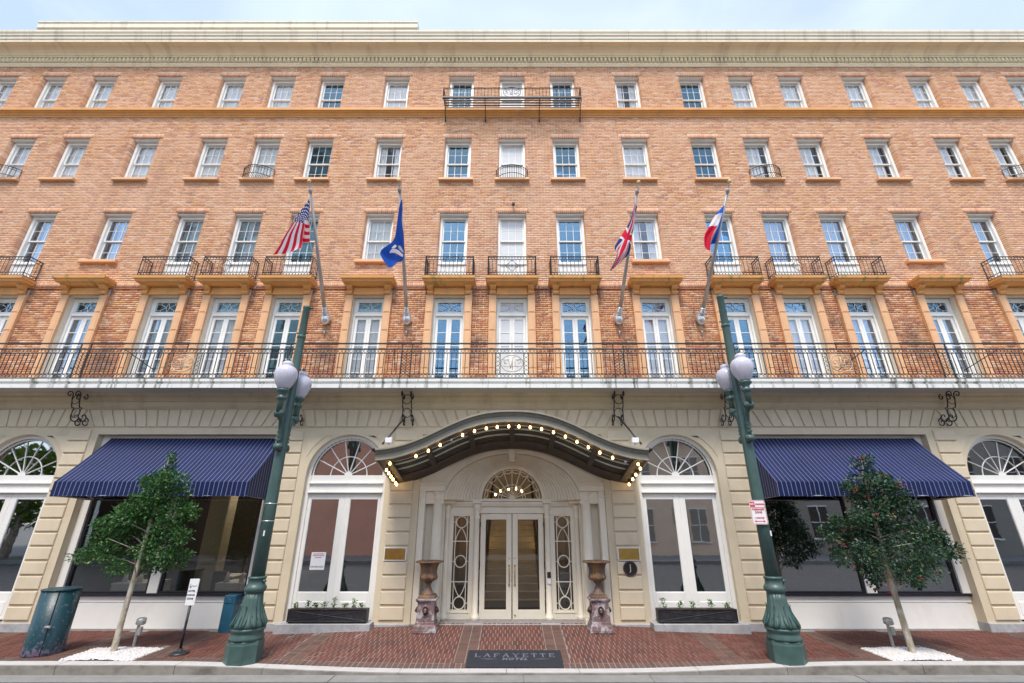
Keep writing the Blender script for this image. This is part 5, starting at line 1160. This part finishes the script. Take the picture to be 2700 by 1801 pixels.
for sg in (-1, 1):
    x = sg * 7.5 + (.05 if sg > 0 else 0); y = 10.6; g0 = gz(x, y)
    t = thing('uplight', 'grey floodlight on a slotted post in the %s tree bed' % ('left' if sg < 0 else 'right'), 'floodlight', (x, y, g0), 'tree uplights')
    b = MB(); 
    for i in range(8): b.box(x - .018, x + .018, y - .018, y + .018, g0 + .055 * i - .02, g0 + .055 * i + .025); b.box(x - .02, x - .006, y - .019, y + .019, g0 + .055 * i + .02, g0 + .055 * i + .04); b.box(x + .006, x + .02, y - .019, y + .019, g0 + .055 * i + .02, g0 + .055 * i + .04)
    ob('slotted_post', b, 'steel', t); ob('lamp_head', MB().lathe([(.05, .25), (.085, .27), (.085, .36), (.06, .38)], (x + .03, y), 10), 'steel', t); ob('junction_box', MB().cbox(x + .02, x + .09, y - .05, y + .02, .08, .22, .01), 'steel', t)
# tree beds with white pebbles
def pebbles(name, x0, x1, y0, y1, lab):
    q = random.Random(int(x0 * 10)); b = MB(); bedz = lambda a, c: gz(a, c) - .03
    base = MB().add([(x0, y0, bedz(x0, y0)), (x1, y0, bedz(x1, y0)), (x1, y1, bedz(x1, y1)), (x0, y1, bedz(x0, y1))], [(0, 1, 2, 3)]); 
    for i in range(2600):
        a, c = q.uniform(x0 + .02, x1 - .02), q.uniform(y0 + .01, y1 - .02); s_ = q.uniform(.016, .034); mo = .05 * math.exp(-((a - (x0 + x1) / 2) ** 2 + (c - 10.22) ** 2) / .18)
        z_ = gz(a, c) - .012 + mo + q.uniform(0, .012); th = q.uniform(0, 6)
        b.add([(a + s_ * math.cos(th + k * PI / 2.5) * q.uniform(.8, 1.1), c + s_ * math.sin(th + k * PI / 2.5), z_) for k in range(5)] + [(a + q.uniform(-.006, .006), c, z_ + s_ * .75), (a, c, z_ - .012)], [(k, (k + 1) % 5, 5) for k in range(5)] + [((k + 1) % 5, k, 6) for k in range(5)])
    o_ = ob(name, b, 'pebble', kind='stuff', label=lab, cat='gravel'); ob('soil', base, 'soil', o_)
pebbles('gravel_bed', -8.3, -6.93, 9.84, 10.68, 'white pebbles filling the left tree bed'); pebbles('gravel_bed', 6.92, 8.28, 9.84, 10.68, 'white pebbles filling the right tree bed')
# trees
def tree(x, y, prof, lobes, lean, seed, leafm, lab, berries=0, trunk=(.055, .04)):
    q = random.Random(seed); g0 = gz(x, y) - .03; t = thing('holly_tree', lab, 'tree', (x, y, g0), 'street trees')
    zt0 = prof[0][0]; ztop = prof[-1][0]
    def ax(z_): k = (z_ - g0) / (ztop - g0); return (x + lean * k + .05 * math.sin(3 * k + seed), y + .03 * math.sin(4 * k))
    zs = [g0, g0 + .05, .3, .6, .9, 1.2, 1.6, 2.0, 2.5, 3.0, ztop - .1]
    ob('trunk', MB().tube([(ax(z_)[0], ax(z_)[1], z_) for z_ in zs], [trunk[0] * 1.35, trunk[0]] + [trunk[0] + (trunk[1] - trunk[0]) * min(1, (z_) / 1.4) if z_ < 1.6 else trunk[1] * max(.12, 1 - (z_ - 1.4) / (ztop - 1.3)) for z_ in zs[2:]], 10), 'bark', t)
    R = lambda z_, a: float(np.interp(z_, [p[0] for p in prof], [p[1] if math.cos(a) < 0 else p[2] for p in prof]))
    tips = []; br = MB()
    for i in range(26):
        z_ = zt0 - .15 + (ztop - zt0 - .4) * (i / 26) ** 1.05; a = i * 2.4 + q.uniform(-.4, .4); zz = min(ztop - .2, z_ + q.uniform(.12, .35)); r_ = R(zz, a) * q.uniform(.5, .75); c = ax(z_); c2 = ax(zz)
        e = (c2[0] + r_ * math.cos(a), c2[1] + r_ * .85 * math.sin(a), zz); mid = (c[0] + .45 * r_ * math.cos(a), c[1] + .4 * r_ * math.sin(a), z_ + .35 * (zz - z_) + .04)
        br.tube([(c[0], c[1], z_), mid, e], [.014, .009, .003], 5)
    ob('branches', br, 'bark', t)
    vs = []; fs = []; n = 0; clump = []
    for lx, lz, lr in lobes:
        dx = lx - ax(lz)[0]; wid = max(.1, R(lz, PI if dx < 0 else 0)); yo = math.sqrt(max(.02, 1 - min(1, abs(dx) / wid) ** 2)) * wid * .55
        for rep_ in range(1 if lr < .15 else 2):
            cy = ax(lz)[1] + q.uniform(-1, 1) * yo; s2 = lr * q.uniform(.78, 1.02)
            clump.append((lx + q.uniform(-.03, .03), cy, lz + q.uniform(-.03, .03), 0)); c0 = Vector(clump[-1][:3]); cnt = int(26 + 2900 * s2 * s2)
            for k in range(cnt):
                d0 = Vector((q.gauss(0, 1), q.gauss(0, 1), q.gauss(0, 1))).normalized(); p = c0 + Vector((d0.x, d0.y, d0.z * .8)) * s2 * q.random() ** .4 * q.uniform(.75, 1.22)
                L = q.uniform(.05, .085); w_ = L * .31
                d = (d0 * .8 + Vector((q.gauss(0, .5), q.gauss(0, .5), q.gauss(0, .4)))).normalized(); s_ = d.cross(Vector((q.gauss(0, .5), q.gauss(0, .5), 1))).normalized(); nn = s_.cross(d)
                vs += [p, p + d * L * .5 + s_ * w_ + nn * w_ * .4, p + d * L, p + d * L * .5 - s_ * w_ + nn * w_ * .4]; fs += [(n, n + 1, n + 2), (n, n + 2, n + 3)]; n += 4
    # sharpen islands: each leaf stays one island
    ob('crown', MB().add(vs, fs), leafm, t)
    if berries:
        b = MB()
        for i in range(berries):
            cx, cy, cz_, a = clump[q.randrange(len(clump))]; 
            ox, oz = q.gauss(0, .12), q.gauss(0, .1)
            for k in range(q.choice((1, 2, 3, 5))): b.ico((cx + ox + q.gauss(0, .018), cy + q.gauss(0, .04) - .2, cz_ + oz + q.gauss(0, .018)), .0085, 6, 4)
        ob('berries', b, 'berry', t, kind='stuff')
# leaf masses along the limbs: (x, z, radius)
LOBES_A = [(-7.43, 3.57, 0.05), (-7.42, 3.44, 0.07), (-7.4, 3.31, 0.1), (-7.45, 3.14, 0.2), (-7.23, 2.99, 0.22), (-7.67, 2.99, 0.24), (-7.9, 2.97, 0.15), (-7.51, 2.76, 0.32), (-7.16, 2.74, 0.26), (-7.85, 2.6, 0.26), (-6.79, 2.4, 0.19), (-6.63, 2.26, 0.1), (-7.53, 2.44, 0.36), (-7.08, 2.36, 0.32), (-8.14, 2.4, 0.26), (-7.91, 2.28, 0.32), (-8.44, 2.16, 0.21), (-8.63, 2.14, 0.12), (-8.11, 2.04, 0.32), (-7.6, 2.04, 0.38), (-7.14, 2.04, 0.29), (-6.8, 1.89, 0.23), (-8.3, 1.85, 0.27), (-8.52, 1.56, 0.23), (-8.68, 1.49, 0.11), (-8.1, 1.56, 0.31), (-7.72, 1.66, 0.33), (-7.35, 1.66, 0.25), (-6.93, 1.51, 0.25), (-6.69, 1.55, 0.17), (-8.25, 1.38, 0.23), (-7.81, 1.34, 0.23), (-7.4, 1.36, 0.18), (-7.11, 1.34, 0.16), (-6.78, 1.32, 0.1)]
LOBES_B = [(7.67, 3.39, 0.16), (7.44, 3.36, 0.12), (7.55, 3.18, 0.05), (7.79, 3.06, 0.22), (7.52, 2.97, 0.25), (8.03, 2.91, 0.25), (7.24, 2.85, 0.15), (7.77, 2.76, 0.34), (8.15, 2.7, 0.28), (7.43, 2.67, 0.25), (7.83, 2.47, 0.37), (8.29, 2.47, 0.21), (7.44, 2.39, 0.27), (7.03, 2.3, 0.27), (6.73, 2.22, 0.15), (8.06, 2.22, 0.36), (7.57, 2.1, 0.36), (7.11, 2.05, 0.3), (6.75, 1.94, 0.27), (6.55, 1.86, 0.12), (8.42, 2.02, 0.27), (8.55, 1.88, 0.24), (7.8, 1.86, 0.39), (7.33, 1.77, 0.33), (6.95, 1.69, 0.27), (8.17, 1.72, 0.35), (8.7, 1.64, 0.24), (8.89, 1.59, 0.12), (8.47, 1.48, 0.26), (7.55, 1.53, 0.35), (7.09, 1.45, 0.26), (6.73, 1.53, 0.21), (7.95, 1.4, 0.32), (7.18, 1.27, 0.23), (7.61, 1.24, 0.26), (8.2, 1.27, 0.23), (7.27, 1.09, 0.14), (7.89, 1.11, 0.17), (8.08, 1.01, 0.1), (7.18, 0.96, 0.07)]
tree(-7.55, 10.22, [(1.22, .55, .45), (1.38, 1.05, .70), (1.62, 1.25, .88), (1.85, 1.08, .92), (2.1, .98, .85), (2.3, .80, .92), (2.5, .66, .62), (2.75, .52, .50), (3.0, .38, .45), (3.18, .22, .22), (3.35, .07, .09), (3.68, .03, .03)], LOBES_A, .02, 4, 'leaf', 'small bushy green street tree in front of the left shop window')
tree(7.56, 10.16, [(1.0, .25, .35), (1.2, .55, .85), (1.45, .85, 1.25), (1.7, 1.0, 1.32), (1.95, 1.05, 1.05), (2.2, .88, .80), (2.45, .70, .62), (2.7, .55, .50), (2.95, .45, .30), (3.1, .30, .12), (3.18, .06, .06), (3.26, .20, .14), (3.42, .22, .16), (3.52, .05, .05)], LOBES_B, .06, 9, 'leaf_dark', 'dark green street tree with red berries in front of the right shop window', 80, (.06, .045))
# planters
for sg, xa, xb in ((-1, -5.03, -3.27), (1, 3.29, 5.05)):
    sd_ = 'left' if sg < 0 else 'right'
    t = thing('planter_box', 'long black planter box under the %s arched window' % sd_, 'planter', ((xa + xb) / 2, 11.85, .065), 'black planter boxes')
    b = MB().box(xa, xb, 11.75, 11.77, .09, .345).box(xa, xb, 11.95, 11.97, .09, .345).box(xa, xa + .02, 11.77, 11.95, .09, .345).box(xb - .02, xb, 11.77, 11.95, .09, .345).box(xa + .02, xb - .02, 11.77, 11.95, .09, .11); ob('box', b, 'black_paint', t)
    b = MB().cbox(xa - .01, xb + .01, 11.735, 11.75, .325, .355, .004).cbox(xa - .01, xb + .01, 11.735, 11.75, .09, .115, .004).cbox(xa - .01, xa + .02, 11.735, 11.75, .115, .325, .004).cbox(xb - .02, xb + .01, 11.735, 11.75, .115, .325, .004)
    b.tube([(xa + .02, 11.744, .32), (xb - .02, 11.744, .12)], .005, 4).tube([(xa + .02, 11.744, .12), (xb - .02, 11.744, .32)], .005, 4); ob('trim', b, 'black_paint', t)
    for xx in (xa + .06, xb - .06): ob('foot', MB().box(xx - .04, xx + .04, 11.77, 11.95, .064, .09), 'black_paint', t)
    ob('soil', MB().box(xa + .02, xb - .02, 11.77, 11.95, .11, .335), 'soil', t)
    q = random.Random(sg + 5); hs = ((.10, .13, .09, .11, .21, .08, .17, .10) if sg < 0 else (.20, .14, .12, .16, .10))
    for i, h in enumerate(hs):
        px = xa + .13 + (xb - xa - .26) * i / (len(hs) - 1) + q.uniform(-.05, .05); vs = []; fs = []
        pt = thing('seedling', '%s seedling from the left in the %s black planter' % (('first', 'second', 'third', 'fourth', 'fifth', 'sixth', 'seventh', 'eighth')[i], sd_), 'plant', (px, 11.85, .335), 'planter seedlings')
        ob('stem', MB().tube([(px, 11.85, .33), (px + q.uniform(-.04, .04), 11.84, .34 + h)], .004, 4), 'twig', pt); n = 0
        for k in range(40):
            f = q.random(); p = Vector((px + q.gauss(0, .03), 11.85 + q.gauss(0, .025), .35 + h * f)); a = q.uniform(0, 6.28); d = Vector((math.cos(a), math.sin(a), .6)).normalized(); s_ = d.cross(Vector((0, 0, 1))).normalized(); L = q.uniform(.045, .075)
            vs += [p, p + d * L * .5 + s_ * L * .3, p + d * L, p + d * L * .5 - s_ * L * .3]; fs += [(n, n + 1, n + 2, n + 3)]; n += 4
        ob('leaves', MB().add(vs, fs), 'leaf_young', pt)
# urns
for x, lb in ((-1.91, 'weathered rusty iron urn on a lion-head pedestal, left of the doors'), (1.96, 'weathered rusty iron urn on a lion-head pedestal, right of the doors')):
    y = 11.72; g0 = gz(x, y); t = thing('urn', lb, 'urn', (x, y, g0), 'iron urns'); k = lambda z_: z_ * 1.0
    def sq(b, rows):
        vs = []
        for z_, h in rows: vs += [(x - h, y - h, z_), (x + h, y - h, z_), (x + h, y + h, z_), (x - h, y + h, z_)]
        n = len(rows); return b.add(vs, [(4 * i + j, 4 * i + (j + 1) % 4, 4 * i + 4 + (j + 1) % 4, 4 * i + 4 + j) for i in range(n - 1) for j in range(4)] + [tuple(4 * (n - 1) + j for j in range(4)), (3, 2, 1, 0)])
    p_ = ob('pedestal', sq(MB(), [(g0 - .02, .262), (g0 + .035, .262), (g0 + .04, .25), (g0 + .10, .24), (g0 + .13, .215), (g0 + .17, .21), (g0 + .18, .20), (.50, .182), (.51, .19), (.52, .20), (.545, .225), (.575, .23), (.58, .20)]), 'rust_white', t)
    for dx, dy in ((0, -.2), (.2, 0), (-.2, 0)):
        c = (x + dx, y + dy, .34); b = MB().ico(c, .062, 12, 8, 1.15); b.ico((c[0] + dx * .2, c[1] + dy * .25, .325), .035, 10, 6).ico((c[0] + dx * .15 + (.025 if dx == 0 else 0), c[1] + dy * .2 + (.025 if dy == 0 else 0), .37), .015, 8, 5).ico((c[0] + dx * .15 - (.025 if dx == 0 else 0), c[1] + dy * .2 - (.025 if dy == 0 else 0), .37), .015, 8, 5); ob('lion_head', b, 'bronze', p_)
        if dx == 0: ob('wreath', MB().tube([(c[0] + .082 * math.cos(a_), y - .196, .34 + .10 * math.sin(a_)) for a_ in [2 * PI * j / 24 for j in range(24)]], .014, 6, True), 'rust_white', p_)
    ob('urn_foot', sq(MB(), [(.58, .19), (.62, .185), (.63, .165), (.65, .16)]).lathe([(.155, .65), (.13, .67), (.085, .74), (.055, .82), (.05, .86), (.085, .88), (.088, .90), (.05, .915)], (x, y), 24), 'rust_iron', t)
    ob('urn_bowl', MB().lathe([(.05, .905), (.12, .918), (.185, .96), (.20, 1.005), (.185, 1.045), (.175, 1.10), (.182, 1.19), (.21, 1.265), (.24, 1.29)], (x, y), 120, 20, .035), 'rust_iron', t)
    ob('urn_rim', MB().lathe([(.24, 1.285), (.27, 1.30), (.318, 1.305), (.33, 1.325), (.30, 1.335), (.20, 1.31), (.17, 1.2)], (x, y), 32), 'rust_iron', t)
# plaques
for sg in (-1, 1):
    x = sg * 2.79; t = thing('brass_plaque', 'polished brass plaque on the stone pier %s of the entrance' % ('left' if sg < 0 else 'right'), 'plaque', (x, 11.975, 1.32), 'brass plaques')
    ob('plate', MB().cbox(x - .245, x + .245, 11.955, 11.975, 1.335, 1.585, .005), 'brass', t); b = MB().box(x - .265, x + .265, 11.95, 11.99, 1.585, 1.605).box(x - .265, x - .245, 11.95, 11.99, 1.32, 1.585).box(x + .245, x + .265, 11.95, 11.99, 1.32, 1.585).box(x - .245, x + .245, 11.95, 11.99, 1.32, 1.335); ob('rim', b, 'sign_white', t)
x, z_ = 2.79, 1.15; t = thing('round_sign', 'round dark bronze sign with a letter J below the right brass plaque', 'sign', (x, 11.97, z_))
b = MB(); b.lathe([(.165, -.02), (.165, .012), (.15, .02), (.14, .012)], (0, 0), 40); ob('disc', b, 'bronze', t, (x, 11.96, z_), (PI / 2, 0, 0)); ob('face', MB().lathe([(.138, .0), (.138, .014)], (0, 0), 40), 'dark_frame', t, (x, 11.96, z_), (PI / 2, 0, 0))
ob('letter', MB().box(x - .008, x + .012, 11.937, 11.945, z_ - .06, z_ + .09).tube([(x + .0, 11.941, z_ - .055), (x - .012, 11.941, z_ - .082), (x - .03, 11.941, z_ - .088)], [.011, .008, .004], 6).box(x - .02, x + .024, 11.937, 11.945, z_ + .082, z_ + .092), 'gold', t)
# window notice
t = thing('window_notice', 'white paper notice taped inside the left arched window', 'notice', (-4.69, 12.17, 1.1)); ob('paper', MB().box(-4.865, -4.515, 12.168, 12.172, 1.105, 1.49), 'sign_white', t)
b = MB(); 
for zz, hw in ((1.45, .13), (1.37, .08)): b.box(-4.69 - hw, -4.69 + hw, 12.1655, 12.1675, zz - .006, zz + .006)
ob('print', b, 'sign_dark', t); ob('red_print', MB().box(-4.83, -4.55, 12.1655, 12.1675, 1.405, 1.42), 'sign_red', t); ob('lettering', textmesh('504-434-5559', .055, 'sign_dark'), None, t, (-4.69, 12.166, 1.17), (PI / 2, 0, 0))
# door mat with lettering
def mz(y): return gz(0, y) + .012
t = thing('door_mat', 'dark blue-grey entrance mat lettered with the hotel name at the kerb', 'door mat', (.03, 10.21, mz(10.21))); tilt = math.atan((gz(0, 11) - gz(0, 10)))
ob('rubber', MB().cbox(-.90, .90, -.02, .0, -.365, .365, .012), 'mat_rubber', t, (.05, 10.21, mz(10.21) - .008), (-PI / 2 + tilt, 0, 0))
def serif(word, h, lw, gap):
    G = {'L': ['s0', 'f0'], 'A': ['a'], 'F': ['s0', 't', 'm'], 'Y': ['y'], 'E': ['s0', 't', 'm', 'f'], 'T': ['c', 'T']}; b = MB(); x = 0; th = h * .13; tn = h * .07
    q = lambda x0, x1, z0, z1: b.box(x0, x1, z0, z1, 0, .002)
    for ch in word:
        w_ = lw * (.9 if ch in 'LFET' else 1.1)
        def line(x0, z0, x1, z1, t_): 
            d = math.hypot(x1 - x0, z1 - z0); nx_, nz_ = -(z1 - z0) / d * t_ / 2, (x1 - x0) / d * t_ / 2; b.add([(x0 + nx_, z0 + nz_, .002), (x1 + nx_, z1 + nz_, .002), (x1 - nx_, z1 - nz_, .002), (x0 - nx_, z0 - nz_, .002)], [(0, 1, 2, 3)])
        if ch in 'LFE':
            q(x + .1 * w_, x + .1 * w_ + th, 0, h); q(x, x + .1 * w_ + th * 1.7, 0, tn); q(x, x + .1 * w_ + th, h - tn, h)
            if ch in 'FE': q(x + .1 * w_, x + w_, h - tn, h); q(x + w_ - tn, x + w_, h * .72, h); q(x + .1 * w_, x + .65 * w_, h * .5, h * .5 + tn); q(x + .62 * w_, x + .69 * w_, h * .4, h * .65)
            if ch in 'LE': q(x + .1 * w_, x + w_, 0, tn); q(x + w_ - tn, x + w_, 0, h * .3)
        elif ch == 'T': q(x + w_ / 2 - th / 2, x + w_ / 2 + th / 2, 0, h); q(x + w_ / 2 - th, x + w_ / 2 + th, 0, tn); q(x, x + w_, h - tn, h); q(x, x + tn, h * .7, h); q(x + w_ - tn, x + w_, h * .7, h)
        elif ch == 'A': line(x + w_ * .1, 0, x + w_ * .5, h, tn); line(x + w_ * .9, 0, x + w_ * .5, h, th); q(x + w_ * .25, x + w_ * .75, h * .3, h * .3 + tn); q(x, x + w_ * .25, 0, tn); q(x + w_ * .72, x + w_ * 1.05, 0, tn)
        elif ch == 'Y': line(x + w_ * .08, h, x + w_ * .5, h * .45, th); line(x + w_ * .92, h, x + w_ * .5, h * .45, tn); q(x + w_ / 2 - th / 2, x + w_ / 2 + th / 2, 0, h * .5); q(x + w_ / 2 - th, x + w_ / 2 + th, 0, tn); q(x - .02 * w_, x + w_ * .25, h - tn, h); q(x + w_ * .75, x + w_ * 1.02, h - tn, h)
        x += w_ + gap
    tot = x - gap; b.v = [(p[0] - tot / 2, p[1], p[2]) for p in b.v]; return b
ob('lettering', serif('LAFAYETTE', .165, .12, .06), 'mat_letters', t, (.05, 10.235, mz(10.235) + .0145), (tilt, 0, 0))
ob('lettering', textmesh('HOTEL', .13, 'mat_letters', .25, 1.25, .003), None, t, (.05, 10.15, mz(10.15) + .0145), (tilt, 0, 0))
for sg in (-1, 1): ob('ornament', MB().add([(sg * .30, -.006, .002), (sg * .5, -.012, .002), (sg * .68, .006, .002), (sg * .5, .012, .002)], [(0, 1, 2, 3)] if sg > 0 else [(3, 2, 1, 0)]), 'mat_letters', t, (.05, 10.15, mz(10.15) + .0145), (tilt, 0, 0))

# ================================================================== ACROSS THE STREET (behind the camera, seen in the glass)
ob('far_pavement', MB().box(-60, 60, -12, -7.2, -.8, -.15), 'gutter', kind='structure')
def block(name, lab, x0, x1, y0, y1, h, wallm, wins, roofm=None, winm='room_dark', gable=False):
    t = thing(name, lab, 'building', ((x0 + x1) / 2, (y0 + y1) / 2, -.15)); ob('wall', MB().box(x0, x1, y0, y1, -.2, h), wallm, t)
    if gable: ob('roof', MB().add([(x0 - .4, y1 + .4, h), (x1 + .4, y1 + .4, h), (x1 + .4, y0, h), (x0 - .4, y0, h), (x0 - .4, (y0 + y1) / 2, h + 3), (x1 + .4, (y0 + y1) / 2, h + 3)], [(0, 1, 5, 4), (2, 3, 4, 5), (0, 4, 3), (1, 2, 5)]), 'roof_dark', t)
    else: ob('cornice', MB().box(x0 - .2, x1 + .2, y1 - .1, y1 + .35, h, h + .5), roofm or wallm, t)
    for wx, wz, ww, wh in wins:
        w0 = ob('window', MB().box(wx - ww / 2, wx + ww / 2, y1, y1 + .03, wz, wz + wh), winm, t); ob('frame', MB().box(wx - ww / 2 - .08, wx + ww / 2 + .08, y1, y1 + .06, wz + wh, wz + wh + .1).box(wx - ww / 2 - .12, wx + ww / 2 + .12, y1, y1 + .12, wz - .1, wz).box(wx - .03, wx + .03, y1 + .03, y1 + .05, wz, wz + wh).box(wx - ww / 2, wx + ww / 2, y1 + .03, y1 + .05, wz + wh / 2 - .03, wz + wh / 2 + .03), 'window_paint', w0)
block('rear_building', 'dark brick building set back across the street, behind the camera', -3, 3.4, -36, -22, 7, 'grey_wall', [(x, z_, 1.2, 2.0) for x in (-1.5, 1.5) for z_ in (1.0, 4.2)])
block('salmon_building', 'salmon rendered building across the street, mirrored in the left arched window', -16, -3.5, -22, -12, 9, 'salmon_wall', [(-5.2, z_, 1.2, 2.0) for z_ in (1.0, 5.2)])
block('brick_building', 'dark brick building across the street, mirrored in the left shop window', -32, -16.2, -23, -13, 9, 'room_dark', [(x, z_, 1.2, 2.0) for x in (-30, -25.5, -19) for z_ in (1.0, 5.2)])
block('peach_building', 'peach building with balconies across the street, mirrored in the right arched window', 4, 20, -22, -12, 8, 'peach_wall', [(x, z_, 1.2, 2.2) for x in (6.2, 10, 13.8, 17.6) for z_ in (.8, 4.6)], gable=True, winm='grey_wall')
block('grey_building', 'grey building further right across the street, mirrored in the right shop window', 20.2, 44, -22, -12, 10, 'grey_wall', [(x, z_, 1.3, 2.2) for x in (23, 27, 31, 35, 39) for z_ in (1, 4.6, 8)])
block('tower_building', 'pale office tower behind the salmon building, mirrored in upper left windows', -60, -28, -70, -45, 80, 'tower_wall', [(x, z_, 2.0, 2.0) for x in range(-58, -29, 4) for z_ in range(8, 78, 6)], winm='grey_wall')
for i, (x, y, s_) in enumerate(((-34, -9, 1.3), (-27, -14, 1.1), (-42, -16, 1.5), (-30, -22, 1.4))):
    q = random.Random(i); t = thing('park_tree', ('leafy park tree mirrored in the far-left arched window', 'smaller park tree right behind it in the far-left reflection', 'large park tree at the left edge of the reflection', 'distant park tree in the far-left reflection')[i], 'tree', (x, y, -.2), 'park trees across the street'); ob('trunk', MB().tube([(x, y, -.3), (x + .2, y, 2.2 * s_), (x, y, 5 * s_)], [.3, .22, .08], 8), 'bark', t); vs = []; fs = []; n = 0
    for k in range(2600):
        a = q.uniform(0, 6.28); r_ = 2.6 * s_ * q.random() ** .5; p = Vector((x + r_ * math.cos(a), y + r_ * math.sin(a), (3.0 + q.uniform(-1.6, 2.4)) * s_)); d = Vector((q.gauss(0, 1), q.gauss(0, 1), q.gauss(0, 1))).normalized(); e = d.orthogonal(); L = .22
        vs += [p, p + d * L + e * L * .5, p + d * 2 * L, p + d * L - e * L * .5]; fs.append((n, n + 1, n + 2, n + 3)); n += 4
    ob('crown', MB().add(vs, fs), 'leaf_park', t)
